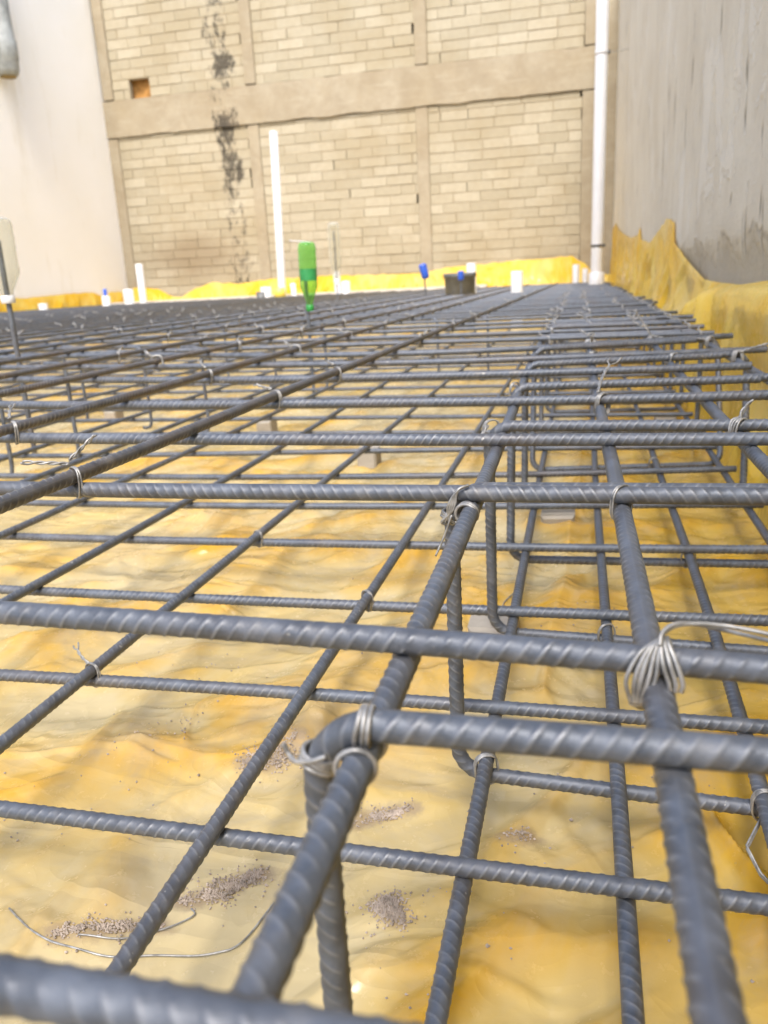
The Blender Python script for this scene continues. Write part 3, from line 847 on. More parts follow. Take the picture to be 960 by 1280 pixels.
# distant ties: one little mesh, copied
mb = MB(); tie_loop(mb, (0, 0), ZL, ZT, -.6, rw=.010, strands=2); tie_tail(mb, (-.05, .05, .12), (-.5, .4, .35), .12, .009, .5)
proto = mb.build('wire_tie', WIRE)
first = True; nt_ = 0
sites = []
for i, ct in enumerate(Lctrl):
    for j, ty in enumerate(Tctrl):
        X = np.interp(13 if len(ct) == 1 else np.mean([c[1] for c in ty]), [c[0] for c in ct], [c[1] for c in ct]); Y = np.mean([c[1] for c in ty])
        if Y < 9.5 or X < -.8*Y-.5 or (Y > 40 and random.random() < .5): continue
        if (i+j) % 2 == 0 and random.random() < .62: sites.append((X, Y, 0))
for j, ty in enumerate(Tctrl):
    Y = np.mean([c[1] for c in ty])
    if Y > 12.5:
        for X in (-.52, .17, 1.06, 1.75):
            if random.random() < (.8 if Y < 30 else .4): sites.append((X, Y, -2*R0))
random.shuffle(sites)
sites.sort(key=lambda s: s[1])
for X, Y, dz in sites[:150]:
    o = proto if first else proto.copy()
    if not first: COL.objects.link(o)
    first = False
    o.location = Vector((X, Y, dz))*U; o.rotation_euler[2] = random.uniform(-1.2, 1.2)
    sc_ = random.uniform(.9, 1.35); o.scale = (sc_, sc_, random.uniform(.95, 1.25))
    tag(o, 'tiny pale wire tie in the blurred middle and far part of the upper mat', 'wire tie', 'distant wire ties on the upper mat')

# ------------------------------------------------------------------ plastic sheet on the ground
def floor_parts(x, y):
    x = np.asarray(x, float); y = np.asarray(y, float)
    wx = .35*perlin(x*.7+3.1, y*.7); wy = .35*perlin(x*.7, y*.7+9.3)
    base = -1.99+.05*perlin(x*.42+wx, y*.42+5)
    up = np.zeros_like(base)
    for ang, fw, fl, a, seed in ((.95, .85, .28, .11, 1.7), (.35, 1.15, .36, .075, 7.7), (1.45, .7, .34, .075, 13.3)):
        u = (x+wx)*math.sin(ang)-(y+wy)*math.cos(ang); v_ = (x+wx)*math.cos(ang)+(y+wy)*math.sin(ang)
        rid = np.clip(1-np.abs(perlin(u*fw+seed, v_*fl+seed*2))*1.9, 0, 1)
        m = smooth(-.25, .45, perlin(x*.5+seed*3, y*.5-seed))
        up = up+a*rid**1.2*m
    # narrow, sharp-crested pleats of the stretched film
    for ang, fw, fl, a, seed in ((1.05, 1.25, .22, .050, 31.7), (.55, 1.6, .30, .036, 47.3), (-.35, 1.1, .30, .032, 63.9), (1.7, 2.3, .45, .022, 81.1), (.1, 2.6, .6, .018, 95.0)):
        wz = .25*perlin(x*.9+seed, y*.9)
        u = (x+wz)*math.sin(ang)-(y+wz)*math.cos(ang); v_ = x*math.cos(ang)+y*math.sin(ang)
        n = perlin(u*fw+seed, v_*fl+seed*2)
        m = smooth(-.05, .35, perlin(x*.8+seed*3, y*.8-seed))
        up = up+a*m*(np.clip(1-np.abs(n)*5.5, 0, 1)**1.0+.35*np.clip(1-np.abs(n-.12)*9, 0, 1))
    # crumple: straight facets meeting in sharp creases
    for ang, fr, a, seed in ((1.0, .85, .050, 3.3), (.45, 1.1, .040, 17.2), (-.7, .9, .030, 29.8), (1.35, 2.1, .022, 41.4), (.15, 2.6, .016, 53.1), (-1.1, 3.4, .011, 66.6)):
        ph = (x*math.sin(ang)-y*math.cos(ang))*fr+.9*perlin(x*.45*fr+seed, y*.45*fr-seed)+seed
        m = smooth(-.15, .35, perlin(x*.55+seed*2, y*.55+seed))
        up = up+a*m*np.abs(np.mod(ph, 1)-.5)*2
    fold = np.exp(-np.abs((x+.28-.035*(y-3)+.06*perlin(y*.6, y*0))/.10)**1.3)
    up = up+.07*fold*smooth(4, 6, y)
    f2 = np.exp(-np.abs((x-(.70+.42*(3.9-y)))/.05)**1.2)*smooth(2.0, 2.5, y)*(1-smooth(3.9, 4.4, y))
    up = up+.12*f2
    return base, up

def floor_z(x, y):
    base, up = floor_parts(x, y)
    z = base+up
    return -1.66-.045*np.log1p(np.exp((-1.66-z)/.045))

def axis_samples(lo, hi, f0, f1, fine, grow=1.06, mx=.9):
    c = list(np.arange(f0, f1+1e-6, fine))
    a, st = f0, fine; left = []
    while a > lo: st = min(mx, st*grow); a -= st; left.append(max(a, lo))
    a, st = c[-1], fine; right = []
    while a < hi: st = min(mx, st*grow); a += st; right.append(min(a, hi))
    return np.array(left[::-1]+c+right)

def grid_mesh(name, V, nx, ny, attrs=None):
    i = np.arange(nx-1)[None, :]; j = np.arange(ny-1)[:, None]
    a = j*nx+i
    Q = np.stack([a, a+1, a+nx+1, a+nx], -1).reshape(-1, 4)
    return np_mesh(name, V, Q, True, attrs)

gx = axis_samples(-46.6, 2.12, -4.4, 2.1, .016, 1.04); gy = axis_samples(-1.5, 78.5, 1.7, 7.5, .016, 1.025)
GX, GY = np.meshgrid(gx, gy)
GZ = floor_z(GX, GY)
V = np.stack([GX, GY, GZ], -1).reshape(-1, 3)
GRIT_LINES = [[(-1.80, 2.84), (-1.66, 2.95), (-1.5, 3.1)], [(-1.98, 3.98), (-1.85, 4.02), (-1.76, 4.1), (-1.74, 4.34)], [(-1.18, 3.52), (-1.05, 3.62), (-.86, 3.72)],
              [(-.86, 3.03), (-.82, 2.97), (-.78, 2.92)], [(-.32, 3.58), (-.2, 3.6)], [(-2.32, 2.56), (-2.1, 2.62), (-1.85, 2.68)]]
def settle(x, y):
    t = 1.0
    for _ in range(8): t = .5*t+.5*(1-float(floor_z(x*t, y*t)))/2.83
    return x*t, y*t
GRIT = np.zeros(GX.shape)
for ln in GRIT_LINES:
    pp = np.array(ln, float); fr_ = np.linspace(0, len(pp)-1, 9)
    for q in fr_:
        cx_, cy_ = settle(np.interp(q, range(len(pp)), pp[:, 0]), np.interp(q, range(len(pp)), pp[:, 1]))
        GRIT = np.maximum(GRIT, np.exp(-(((GX-cx_)/.11)**2+((GY-cy_)/.075)**2)))
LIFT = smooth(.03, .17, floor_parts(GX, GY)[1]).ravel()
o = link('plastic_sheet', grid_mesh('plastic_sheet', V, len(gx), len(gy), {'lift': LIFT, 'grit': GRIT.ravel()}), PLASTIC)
tag(o, 'dusty wrinkled yellow plastic sheet spread under all the steel bars', 'plastic sheet', 'yellow plastic sheets')

# sheet climbing the right wall
yy = axis_samples(-1.5, 79.3, 5, 40, .09, 1.05, .35)
tt = np.linspace(0, 1, 90)
ztop = np.interp(yy, [-2, 11, 13, 15, 19.9, 22.8, 26.6, 27.0, 29.1, 32.2, 36, 41.3, 42.4, 44, 50, 59, 66, 72.6, 79.3],
                 [.62, .66, .7, .6, .68, 1.07, 1.7, 2.3, 2.55, 2.3, 2.0, 2.3, 2.95, 2.6, 2.7, 3.3, 3.9, 4.7, 4.5])
zsh = np.interp(yy, [-2, 11, 13, 17, 19, 20.6, 24, 30, 40, 80], [.62, .66, .62, .47, .22, -.06, -.35, -.5, -.5, -.5])
xsh = np.interp(yy, [-2, 20, 26, 40, 80], [2.28, 2.28, 2.34, 2.42, 2.46])
V = []
for k, Y in enumerate(yy):
    prof = np.array([(2.02, -1.93), (2.06, -1.55), (2.15, -1.0), (xsh[k]-.04, zsh[k]-.25), (xsh[k]+.04, zsh[k]), (2.60, zsh[k]+.10+.12*(ztop[k]-zsh[k])), (2.69, zsh[k]+.5*(ztop[k]-zsh[k])+.1), (2.70, ztop[k]-.12*(ztop[k] > .8)), (2.73, ztop[k])])
    seg = np.concatenate([[0], np.cumsum(np.linalg.norm(np.diff(prof, axis=0), axis=1))])
    s = tt*seg[-1]
    px = np.interp(s, seg, prof[:, 0]); pz = np.interp(s, seg, prof[:, 1])
    ker = np.ones(7)/7
    px = np.convolve(np.pad(px, 3, 'edge'), ker, 'valid'); pz = np.convolve(np.pad(pz, 3, 'edge'), ker, 'valid')
    V.append(np.stack([px, np.full_like(px, Y), pz], 1))
V = np.array(V)
YY = V[:, :, 1]; ZZ = V[:, :, 2]
env = np.clip(np.sin(np.clip(tt, 0, 1)*PI)*1.6, 0, 1)[None, :]
w = .35*perlin(YY*.4, ZZ*.6)
def crest(n, k): return np.clip(1-np.abs(n)*k, 0, 1)
def tri(p): return np.abs(np.mod(p, 1)-.5)*2
w1 = perlin(YY*.16+4, ZZ*.35); w2 = perlin(YY*.3-8, ZZ*.5+2)
wr = .16*(tri(YY*.20+.9*w1+ZZ*.16)-.5)*smooth(-.5, .3, perlin(YY*.11, ZZ*.2+5))
wr = wr+.17*(tri(YY*.42+.8*w2-ZZ*.30)-.5)*smooth(-.35, .25, perlin(YY*.2+30, ZZ*.3))
wr = wr+.085*(tri(YY*.95+1.1*w1+.8*w2+ZZ*.5)-.5)*smooth(-.2, .3, perlin(YY*.3+60, ZZ*.4))+.05*perlin(YY*.2, ZZ*.3+3)
V[:, :, 0] -= np.clip(wr, -.16, .22)*env
V[:, :, 0] = np.minimum(V[:, :, 0], 2.745)
V[:, :, 2] += .05*perlin(YY*.5, ZZ*.6+20)*env
V[:, -12:, 2] += (.06*perlin(yy*1.3, yy*0+2))[:, None]*np.linspace(0, 1, 12)[None, :]*smooth(18, 24, yy)[:, None]
o = link('plastic_sheet', grid_mesh('plastic_sheet', V.reshape(-1, 3), len(tt), len(yy)), PLASTIC_W)
tag(o, 'bright yellow plastic sheet bunched and draped up the grey right wall', 'plastic sheet', 'yellow plastic sheets')

# sheet along the back wall
xx = np.arange(-46.3, 2.7, .09)
zt_ = np.interp(xx, [-46.3, -45.4, -43, -41.8, -40.6, -39.5, -37, -34, -31, -26, -18.6, -15, -12.3, -9, -6.3, -3, -.8, .3, 1.2, 2.7],
                [1.5, 1.7, 1.3, .55, .45, 1.0, 1.75, 1.45, 1.75, 1.8, 1.6, 1.55, 1.95, 2.05, 2.2, 2.25, 2.35, 1.6, .7, .5])
zt_ = zt_+.09*perlin(xx*1.3, xx*0)
tb = np.linspace(0, 1, 26)
Vb = np.zeros((len(xx), len(tb), 3))
for k in range(len(tb)):
    z = -1.9+(zt_+1.9)*tb[k]
    yb = 79.45-.62*(1-tb[k])**1.5
    rip = .20*(np.clip(1-np.abs(perlin(xx*.75+.5*perlin(xx*.3, z*.4), z*.25))*2, 0, 1)**2)+.12*perlin(xx*1.7, z*.7)
    Vb[:, k] = np.stack([xx, yb-rip*math.sin(min(1, tb[k]*1.02)*PI)*.8, z], 1)
o = link('plastic_sheet', grid_mesh('plastic_sheet', Vb.reshape(-1, 3), len(tb), len(xx)), PLASTIC_W)
tag(o, 'orange yellow plastic strip along the foot of the block wall', 'plastic sheet', 'yellow plastic sheets')

# sheet along the left white wall
yy2 = np.arange(20, 78.4, .12)
zt2 = np.interp(yy2, [20, 58, 60, 62, 70, 73, 75, 76.2, 78.4], [1.4, 1.5, 1.45, 1.1, 1.35, 1.35, .8, 1.3, 1.3])+.06*perlin(yy2*.9, yy2*0+4)
Vl = np.zeros((len(yy2), len(tb), 3))
for k in range(len(tb)):
    z = -1.9+(zt2+1.9)*tb[k]
    rip = .14*perlin(yy2*.9, z*.5)+.1*(np.clip(1-np.abs(perlin(yy2*.6, z*.3+8))*2, 0, 1)**2)
    Vl[:, k] = np.stack([-46.8+.25*(1-tb[k])+np.clip(rip, -.1, .3)*math.sin(tb[k]*PI), yy2, z], 1)
o = link('plastic_sheet', grid_mesh('plastic_sheet', Vl.reshape(-1, 3), len(tb), len(yy2)), PLASTIC_W)
tag(o, 'bright yellow plastic strip along the foot of the white wall', 'plastic sheet', 'yellow plastic sheets')

# ------------------------------------------------------------------ ground and kerb
mb = MB(); mb.box(-90, 90, -70, 130, -2.6, -2.25); tag(mb.build('ground', SOIL, None, False), 'bare brown soil under the plastic sheet', None, None, 'structure')
mb = MB()
mb.box(-46.35, -45.75, 20, 75.2, -2.2, .06); mb.box(-46.35, -8.3, 75.203, 76.2, -2.2, .24)
tag(mb.build('concrete_kerb', KERBM, None, False), 'pale concrete kerb edging the far and left sides of the bar mat', 'kerb')

# ------------------------------------------------------------------ back wall of blocks
wall = empty('block_wall', (-22, 80, -2))
tag(wall, 'tall tan block wall with concrete columns and beam behind the steel mat', 'wall')
YW = 80.0
cols = [(-46.98, -45.9), (-31.75, -30.65), (-15.1, -14.0), (-.12, 1.06)]
for i, (x0, x1) in enumerate(cols):
    mb = MB()
    mb.box(x0, x1, YW-.10-.01*i, YW+1, -2.2, 16.15, .45); mb.box(x0+.12, x1+.12, YW-.16-.01*i, YW+1, 19.75, 31, .2)
    mb.build('column', CONC_TAN, wall, False)
mb = MB(); 
nseg = 40; xs = np.linspace(-47, 1.4, nseg)
zt = 19.6+.10*perlin(xs*.5, xs*0); zb = 16.25+.12*perlin(xs*.4, xs*0+6)
v = []
for k in range(nseg): v += [(xs[k], YW-.2, zb[k]), (xs[k], YW-.2, zt[k]), (xs[k], YW+.9, zt[k]), (xs[k], YW+.9, zb[k])]
q = []
for k in range(nseg-1):
    for e in range(4): q.append([k*4+e, k*4+(e+1) % 4, k*4+4+(e+1) % 4, k*4+4+e])
q += [[0, 3, 2, 1], [(nseg-1)*4, (nseg-1)*4+1, (nseg-1)*4+2, (nseg-1)*4+3]]
mb.add(v, q, tone=.4); mb.build('beam', CONC_TAN, wall, False)

HOLE = (-43.9, -41.7, 19.65, 21.35)
def panel(x0, x1, z0, z1, seedk, course=.89, bl=2.55):
    mb = MB(); mm = MB()
    z = z0; row = 0
    while z < z1-.12:
        h = course*random.uniform(.97, 1.03); ze = min(z+h, z1)
        x = x0-(0 if row % 2 else bl*.5)-random.uniform(0, .35)
        while x < x1-.1:
            L = bl*random.choice([1, 1, 1, .96, 1.03, 1.0, .55 if random.random() < .35 else 1])
            a, b_ = max(x, x0), min(x+L, x1)
            g = random.uniform(.01, .035)
            if z < HOLE[3]-.3 and ze > HOLE[2]-.2 and a < HOLE[1] and b_ > HOLE[0]:
                if a < HOLE[0]-.25: mb.block(a+g, HOLE[0], YW, YW+.6, z+.022, ze-.022, .03, .6, .03)
                if b_ > HOLE[1]+.25: mb.block(HOLE[1], b_-g, YW, YW+.6, z+.022, ze-.022, .03, .5, .03)
            elif b_-a > .25:
                yj = YW+random.uniform(-.02, .02)
                gap = .055 if random.random() < .06 else .0
                mb.block(a+g+gap, b_-g, yj, YW+.6, z+.026, ze-.026, .03, random.uniform(.1, 1.0), .014)
                if random.random() > .10 and not (HOLE[0]-.1 < a < HOLE[1]+.1 and HOLE[2]-.3 < z < HOLE[3]-.2):
                    mm.box(a-.10, a+.12, YW+.035+random.uniform(0, .05), YW+.58, z+.0, ze, random.random())
            x += L
        if row:
            cut = HOLE[2]+.1 < z < HOLE[3]-.1 and x0 < HOLE[0] < x1
            for m0, m1 in ([(x0+.01, HOLE[0]), (HOLE[1], x1-.01)] if cut else [(x0+.01, x1-.01)]):
                mm.box(m0, m1, YW+.035+random.uniform(0, .035), YW+.57, z-.05, z+.05, random.random(), .012)
        z = ze; row += 1
    o = mb.build('masonry_panel', BLOCK, wall, False)
    mm.box(x0+.02, x1-.02, YW+1.3, YW+1.5, z0, z1, .2) if x0 > -40 else None
    mm.build('mortar', MORTAR, o, False)
def fix_parent(o): pass
for k in range(3):
    x0, x1 = cols[k][1], cols[k+1][0]
    panel(x0, x1, -2.0, 16.25, k); panel(x0+.12, x1+.12, 19.62, 31, k+10)
mb = MB(); mb.box(1.061, 2.85, YW-.02, YW+.9, -2.2, 31, .9); mb.build('plaster_strip', CONC_TAN, wall, False)
mb = MB()
hx0, hx1, hz0, hz1 = HOLE
mb.box(hx0-.5, hx1+.5, YW+.85, YW+1.0, hz0-1, hz1+1)
mb.add([(hx0+.5, YW+.84, hz0), (hx1, YW+.5, hz0), (hx1, YW+.5, hz1), (hx0+.9, YW+.84, hz1)], [[0, 1, 2, 3]])
mb.build('broken_block', CLAY, wall, False)
# wall core behind so that no sky shows through gaps
mb = MB(); mb.box(-47, 2.9, YW+1.6, YW+2.0, -2.2, 31, .3); mb.build('wall_core', MORTAR, wall, False)

# side walls
mb = MB()
ny, nz = 130, 70
Yg = np.linspace(-22, 80.6, ny); Zg = np.linspace(-2.2, 25, nz)
A, B_ = np.meshgrid(Yg, Zg)
Xw = 2.78+.03*perlin(A*.25, B_*.2)+.015*perlin(A*1.1, B_*.5)+.07*(1-smooth(1.2, 1.45, B_+.2*perlin(A*.5, A*0)))
v = np.stack([Xw, A, B_], -1).reshape(-1, 3)
i = np.arange(ny-1)[None, :]; j = np.arange(nz-1)[:, None]; a = j*ny+i
mb.add(v, np.stack([a, a+ny, a+ny+1, a+1], -1).reshape(-1, 4))
mb.box(3.1, 4.6, -22, 80.6, -2.2, 25)
tag(mb.build('rendered_wall', RENDER), 'rough grey rendered wall with scratches and crumbling foot on the right', 'wall')
mb = MB(); mb.box(-48.6, -46.985, -22, 81, -2.2, 30); tag(mb.build('painted_wall', WHITEWALL, None, False), 'bright white painted wall on the left side of the yard', 'wall')

# ------------------------------------------------------------------ pipes
def pipe(cx, cy, z0, z1, r, label, mat=PVC, tilt=(0, 0), group='white plastic pipe stubs at the far edge', name='plastic_pipe'):
    t = empty(name, (cx, cy, z0)); tag(t, label, 'pipe', group)
    ax = (tilt[0], tilt[1], 1.0)
    mb = MB(); h = z1-z0
    mb.lathe(cx, cy, [(r, 0), (r, h), (r*.97, h+.01), (r*.86, h+.01), (r*.86, h-.6*min(1, h)), (0.001, h-.6*min(1, h))], 28, ax, z0)
    mb.build('pipe_wall', mat, t)
    return t
t = pipe(1.06, 60, -1.9, 30, .40, 'tall white drainpipe standing in the right corner of the block wall', group=None)
for zc, hh in ((14.4, .35), (2.5, .3)):
    mb = MB(); mb.lathe(1.06, 60, [(.402, 0), (.43, .01), (.43, hh*.55), (.402, hh*.55+.01)], 28, (0, 0, 1), zc); mb.build('strap', PVC if zc > 9 else BAND, t)
    mb = MB(); mb.box(1.42, 1.62, 59.85, 60.0, zc, zc+.2); mb.build('strap_knot', BAND, t, False)
mb = MB(); mb.lathe(1.06, 60, [(.401, 1.15), (.52, 1.1), (.55, .2), (.55, -.1), (.4, -.12)], 28, (0, 0, 1), -.3); mb.build('socket', PVC, t)
mb = MB(); mb.tube(catmull([(1.5, 60, 14.5), (2.1, 60.1, 14.52), (2.75, 60.2, 14.6)], 6), .02, 6); mb.build('stay_wire', WIRE, t)

pipe(-27.1, 73, -1.9, 14.15, .36, 'tall thin white pipe rising in front of the block wall', tilt=(.03, 0), group=None)
pipe(-40.85, 72, -1.9, 3.7, .34, 'medium white pipe standing left, near the wall corner')
pipe(-41.75, 71, -1.9, 1.45, .46, 'short stout white pipe left of the medium white pipe')
t = pipe(-41.1, 66, -1.9, .95, .36, 'short white pipe with a dark blue cap in front of the white wall')
mb = MB(); mb.lathe(-41.1, 66, [(.16, 0), (.16, .55), (.1, .6), (.001, .6)], 16, (0, 0, 1), .96); mb.build('cap', BLUE, t)
pipe(-44.0, 61, -1.9, .6, .36, 'low white pipe stub against the yellow strip at far left')
pipe(-21.25, 72, -1.9, 2.0, .3, 'thin white pipe stub right of the green bottle', tilt=(-.03, 0))
pipe(-20.55, 72, -1.9, 1.15, .38, 'lower thicker white pipe stub beside the thin one')
pipe(-25.4, 72, -1.9, 1.2, .25, 'short leaning white pipe stub left of the green bottle', tilt=(-.06, 0))
pipe(-3.4, 46, -1.9, 1.15, .32, 'short white pipe standing alone right of the dark bucket', group=None)
pipe(-6.35, 49.6, -1.9, 1.75, .28, 'pale pipe end showing behind the dark grey bucket', group=None)
pipe(-.4, 71, -1.9, 1.5, .28, 'small white pipe stub by the yellow strip near the tall drainpipe')
pipe(.35, 71.5, -1.9, 1.15, .25, 'very small white pipe stub nearest the tall drainpipe')
t = pipe(-28.25, 72, -1.9, 1.0, .5, 'white pipe elbow at the foot of the tall thin pipe')
mb = MB(); mb.lathe(-28.6, 71.6, [(.45, 0), (.45, .9), (.3, .9), (.001, .85)], 16, (0, 0, 1), -.3); mb.build('collar', PVC_GREY, t)
tag((lambda m: (m.lathe(-26.7, 71.4, [(.001, .85), (.5, .85), (.55, .0), (.001, 0)], 16, (0, 0, 1), .02), m.build('yellow_cap', simple('yellow_cap', (.8, .68, .12), .4, 8, .1)))[1])(MB()), 'small yellow cap beside the foot of the tall thin pipe', 'cap')

# dark grey pipe stub
t = empty('pipe_stub', (-6.82, 48, -1.9)); tag(t, 'wide dark grey pipe stub standing like a bucket on the mat', 'pipe')
mb = MB(); mb.lathe(-6.82, 48, [(.84, 0), (.88, 2.85), (.95, 2.87), (.96, 3.1), (.9, 3.12), (.84, 3.1), (.82, 1.6), (.001, 1.55)], 36, (0, 0, 1), -1.9); mb.build('pipe_wall', PVC_GREY, t)

# grey downpipe hanging top left
t = empty('drain_pipe', (-46.3, 64, 19)); tag(t, 'thick grey pipe hanging down the white wall, cut off by the top left corner', 'pipe')
mb = MB(); mb.lathe(-45.9, 64, [(.55, 0), (.8, .12), (.95, .5), (.98, 1.2), (1.04, 1.3), (1.04, 2.6), (.95, 2.75), (.9, 4.2), (.82, 12)], 30, (0, 0, 1), 18.6); mb.build('pipe_wall', GREYPIPE, t)
mb = MB(); mb.lathe(-45.9, 64, [(.001, .1), (.6, .06), (.64, -.06), (.5, -.1), (.001, -.1)], 24, (0, 0, 1), 18.6); mb.build('mouth', DIRTYEND, t)

# ------------------------------------------------------------------ capped starter bars and bottles
def starter(cx, cy, z0, z1, label, lean=(0, 0)):
    P = np.stack([np.linspace(cx, cx+lean[0], 60), np.linspace(cy, cy+lean[1], 60), np.linspace(z0, z1, 60)], 1)
    me = rebar_mesh('starter_bar', P, (0, 1, 0), r=R0*1.15, nth=10, ribs=False)
    tag(link('starter_bar', me, STEEL), label, 'rebar', 'upright starter bars')
starter(-9.3, 12, -1.6, 1.95, 'upright bar at the left edge pushed up into a clear bottle', (.0, 0))
starter(-6.42, 19, -1.6, 1.2, 'upright bar carrying the upside down green bottle')
starter(-14.25, 48, -1.6, 4.0, 'upright bar inside the clear bottle beside the block wall')
starter(-8.45, 46, -1.6, 1.5, 'short upright bar under the tilted blue bottle', (-.08, 0))

def bottle(cx, cy, zb, h, r, mat, capmat, label, lab=None, lean=(0, 0), cat='bottle'):
    """upside-down bottle: neck at zb, base at the top"""
    t = empty('plastic_bottle', (cx, cy, zb)); tag(t, label, cat, None)
    ax = (lean[0], lean[1], 1)
    p = [(r*.36, 0), (r*.38, h*.10), (r*.42, h*.13), (r*.7, h*.24), (r*.97, h*.34), (r, h*.40), (r*.96, h*.43), (r*.96, h*.62), (r, h*.65), (r*.97, h*.7), (r, h*.76), (r*.97, h*.82), (r, h*.9), (r*.92, h*.97), (r*.7, h), (r*.3, h*.965), (.001, h*.95)]
    mb = MB(); mb.lathe(cx, cy, p, 28, ax, zb); mb.build('bottle_body', mat, t)
    mb = MB(); mb.lathe(cx, cy, [(r*.40, -h*.02), (r*.44, 0), (r*.44, h*.07), (r*.38, h*.075)], 20, ax, zb); mb.build('neck_ring', capmat, t)
    if lab:
        mb = MB(); mb.lathe(cx, cy, [(r*.985, h*.435), (r*.985, h*.61)], 28, ax, zb); mb.build('paper_band', lab, t)
    return t
t = bottle(-6.36, 19, .42, 1.55, .215, GREENPET, CAPG, 'green plastic bottle upside down over an upright bar', LABELM, (.02, 0))
mb = MB(); mb.tube(catmull([(-6.75, 19, 2.03), (-6.5, 18.95, 2.0), (-6.2, 18.9, 1.96)], 6), .012, 6); mb.build('torn_strip', PVC, t)
bottle(-9.30, 12, .98, 1.32, .26, CLEARPET, PVC, 'clear plastic bottle over an upright bar, cut by the left edge of the picture')
bottle(-14.25, 48, 1.0, 3.45, .36, CLEARPET, PVC, 'tall clear plastic bottle over a bar in front of the block wall')
def bluebottle(cx, cy, zb, h, r, label, lean):
    t = empty('bar_end_cover', (cx, cy, zb)); tag(t, label, 'cap', 'blue plastic caps on bar ends')
    mb = MB(); mb.lathe(cx, cy, [(r*.6, 0), (r*.9, h*.08), (r, h*.18), (r, h*.86), (r*.9, h*.95), (r*.6, h), (.001, h)], 24, lean, zb); mb.build('cap_body', BLUE, t)
    mb = MB(); mb.lathe(cx, cy, [(r*1.0, h*.78), (r*1.08, h*.8), (r*1.08, h*.86), (r*1.0, h*.88)], 24, lean, zb); mb.build('cap_rim', BLUE, t)
bluebottle(-8.44, 46, 1.0, .82, .22, 'tilted blue plastic cap on a short upright bar', (-.25, 0, 1))
bluebottle(-6.42, 45.6, .8, .52, .17, 'small upright blue plastic cap in front of the dark grey pipe stub', (0, 0, 1))
starter(-6.42, 45.6, -1.6, .95, 'short upright bar under the small blue cap', (0, 0))

# ------------------------------------------------------------------ spacer blocks
sp = [(-3.32, 12.4, 'small pale concrete spacer block under the lower mat left of the cage, fully in view'), (-6.21, 15.2, 'grey spacer block seen through the front lengthwise bars'), (-10.77, 16.9, 'grey spacer block near the left edge by the hooked support bars'),
      (-.22, 9.35, 'flat pale spacer block inside the beam cage behind the second stirrup'), (-.66, 6.1, 'pale spacer block behind the leg of the third stirrup'), (1.60, 15.9, 'pale spacer block under the right end of the beam cage')]
for x, y, lab in sp:
    z0 = -1.93
    bm_w = .30 if x < -2 else .34
    mb = MB(); mb.block(x-bm_w*.55, x+bm_w*.55, y-.18, y+.2, z0, -1.74 if x > -1 else -1.62, .03, .5, .02)
    v = mb.v[0]; zt = v[:, 2].max()
    mb.add([(x-bm_w*.55, y-.15, zt), (x+bm_w*.55, y-.15, zt), (x+bm_w*.55, y+.2, zt), (x-bm_w*.55, y+.2, zt)], [[0, 1, 2, 3]])
    tag(mb.build('spacer_block', SPACER, None, False), lab, 'spacer block', 'concrete spacer blocks')

# ------------------------------------------------------------------ gravel, loose wire
mb = MB()
ico = np.array([(0, 0, 1), (.9, 0, .1), (0, .9, .1), (-.9, 0, .1), (0, -.9, .1), (0, 0, -.8)], float)
icot = [[0, 1, 2], [0, 2, 3], [0, 3, 4], [0, 4, 1], [5, 2, 1], [5, 3, 2], [5, 4, 3], [5, 1, 4]]
def heap(path, w, n, s=.0065):
    P = np.array([settle(*p) for p in path], float)
    seg = np.concatenate([[0], np.cumsum(np.linalg.norm(np.diff(P, axis=0), axis=1))])
    for _ in range(n):
        q = random.random()*seg[-1]
        fx = q/seg[-1]
        ww = w*(.35+math.sin(fx*PI))*.8
        k = 1 if random.random() < .8 else 2.6
        x = np.interp(q, seg, P[:, 0])+random.gauss(0, ww*k); y = np.interp(q, seg, P[:, 1])+random.gauss(0, ww*k*.8)
        if perlin(x*9, y*9+2)+random.gauss(0, .25) < -.15: continue
        r = s*random.uniform(.5, 1.5)*(1.6 if random.random() < .04 else 1)
        z = float(floor_z(x, y))+r*.5+max(0, random.gauss(0, .004))
        mb.add(ico*r*RNG.uniform(.7, 1.3, (6, 3))+np.array([x, y, z]), np.zeros((0, 4), int), icot, random.random())
heap([(-1.80, 2.84), (-1.66, 2.95), (-1.5, 3.1)], .032, 1700)
heap([(-1.98, 3.98), (-1.85, 4.02), (-1.76, 4.1), (-1.74, 4.34)], .05, 1100)
heap([(-1.18, 3.52), (-1.05, 3.62), (-.86, 3.72)], .022, 700)
heap([(-.86, 3.03), (-.82, 2.97), (-.78, 2.92)], .045, 1300)
heap([(-.32, 3.58), (-.2, 3.6)], .035, 130, .007)
heap([(-2.32, 2.56), (-2.1, 2.62), (-1.85, 2.68)], .03, 1000)
heap([(-2.9, 4.0), (-2.5, 4.6)], .12, 60, .008); heap([(-.5, 2.4), (.6, 4.6)], .35, 70, .007); heap([(-3.2, 3.0), (-1.2, 4.9)], .4, 90, .007)
heap([(-3.4, 5.2), (.5, 6.4)], .5, 70, .008)
tag(mb.build('gravel', GRAVELM, None, False), 'little heaps and scattered grains of brown gravel on the yellow sheet', 'gravel', None, 'stuff')

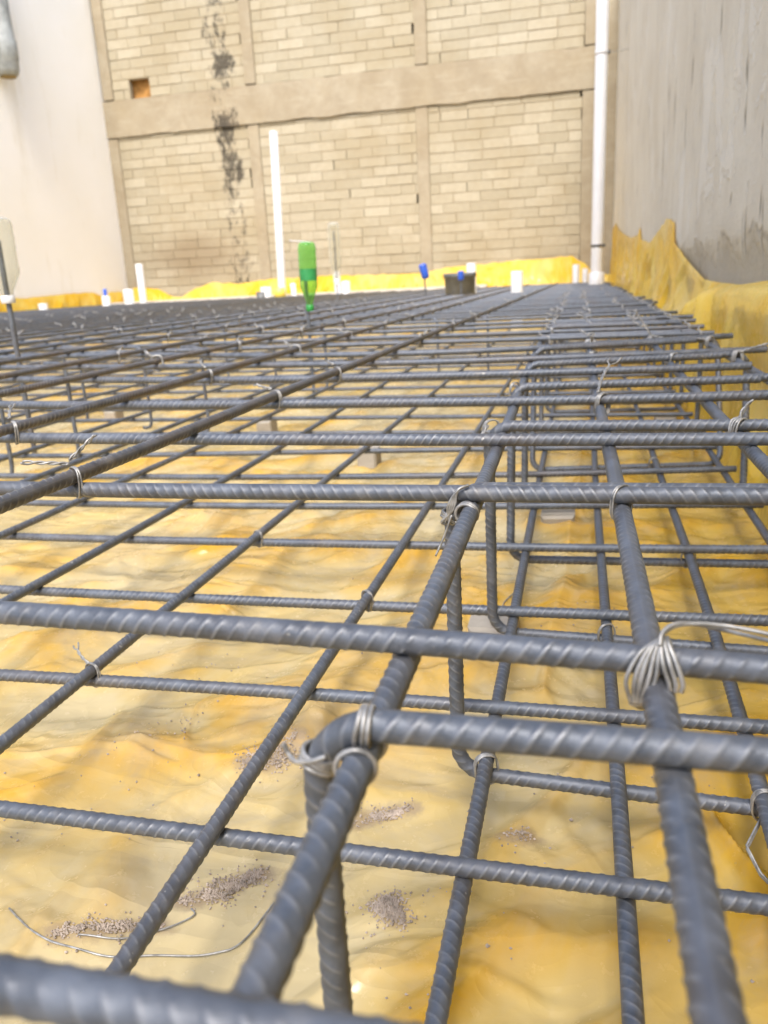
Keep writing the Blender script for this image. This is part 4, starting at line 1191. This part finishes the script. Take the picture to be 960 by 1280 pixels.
def on_floor(pts, r, lift=.012):
    P = catmull([(*settle(x, y), 0) for x, y in pts], 10)
    P[:, 2] = floor_z(P[:, 0], P[:, 1]); P[:, 2] = np.convolve(np.pad(P[:, 2], 4, 'edge'), np.ones(9)/9, 'valid')+lift
    return P
mb = MB(); mb.tube(on_floor([(-2.63, 2.64), (-2.42, 2.54), (-2.18, 2.49), (-1.97, 2.47), (-1.76, 2.52), (-1.53, 2.57), (-1.43, 2.65), (-1.37, 2.9)], .0075, .014), .0048, 7)
tag(mb.build('loose_wire', WIRE), 'long curved offcut of tie wire lying on the sheet at lower left', 'wire', 'offcuts of wire on the sheet')
mb = MB(); mb.tube(on_floor([(-2.2, 2.56), (-2.0, 2.57), (-1.82, 2.66), (-1.72, 2.76), (-1.75, 2.8)], .006, .012), .0042, 7)
tag(mb.build('loose_wire', WIRE), 'shorter curled wire offcut lying in gravel beside the long one', 'wire', 'offcuts of wire on the sheet')
mb = MB(); mb.tube(on_floor([(-.55, 6.9), (-.62, 6.5), (-.5, 6.2), (-.3, 5.9)], .006, .02), .006, 7)
tag(mb.build('loose_wire', WIRE), 'thin curled wire offcut inside the cage near the third stirrup leg', 'wire', 'offcuts of wire on the sheet')

# ------------------------------------------------------------------ camera
r_ = Vector((.97199, .22964, -.04996)); u_ = Vector((-.01719, .28146, .95942)); f_ = Vector((-.23438, .93169, -.27753))
f_.normalize(); r_ = (r_-f_*r_.dot(f_)).normalized(); u_ = r_.cross(f_)
cam = bpy.data.cameras.new('camera'); co = bpy.data.objects.new('camera', cam); COL.objects.link(co)
Mx = Matrix((r_, u_, -f_)).transposed().to_4x4(); Mx.translation = Vector((0, 0, U)); co.matrix_world = Mx
cam.sensor_fit = 'VERTICAL'; cam.sensor_height = 24; cam.lens = 998.8/1280*24
cam.clip_start = .01; cam.clip_end = 500
cam.dof.use_dof = True; cam.dof.focus_distance = 3.9*U; cam.dof.aperture_fstop = 7.2
scene.camera = co

# ------------------------------------------------------------------ light
w = bpy.data.worlds.new('World'); scene.world = w; w.use_nodes = True
nt = w.node_tree
sky = nt.nodes.new('ShaderNodeTexSky'); sky.sky_type = 'NISHITA'; sky.sun_disc = False
SUN = Vector((.07, -.56, .82)).normalized()
el = math.asin(SUN.z); az = math.atan2(SUN.x, SUN.y)
sky.sun_elevation = el; sky.sun_rotation = az; sky.air_density = 1.0; sky.dust_density = 3.0; sky.ozone_density = 1.0
bg = nt.nodes['Background']; bg.inputs['Strength'].default_value = .15
nt.links.new(sky.outputs[0], bg.inputs['Color'])
ld = bpy.data.lights.new('sun', 'SUN'); ld.energy = 1.75; ld.angle = math.radians(24); ld.color = (1, .97, .93)
lo = bpy.data.objects.new('sun', ld); COL.objects.link(lo)
lo.rotation_euler = SUN.to_track_quat('Z', 'Y').to_euler()
scene.view_settings.view_transform = 'Standard'; scene.view_settings.look = 'None'
scene.view_settings.exposure = 1.22; scene.view_settings.gamma = 1.0
scene.view_settings.use_curve_mapping = False
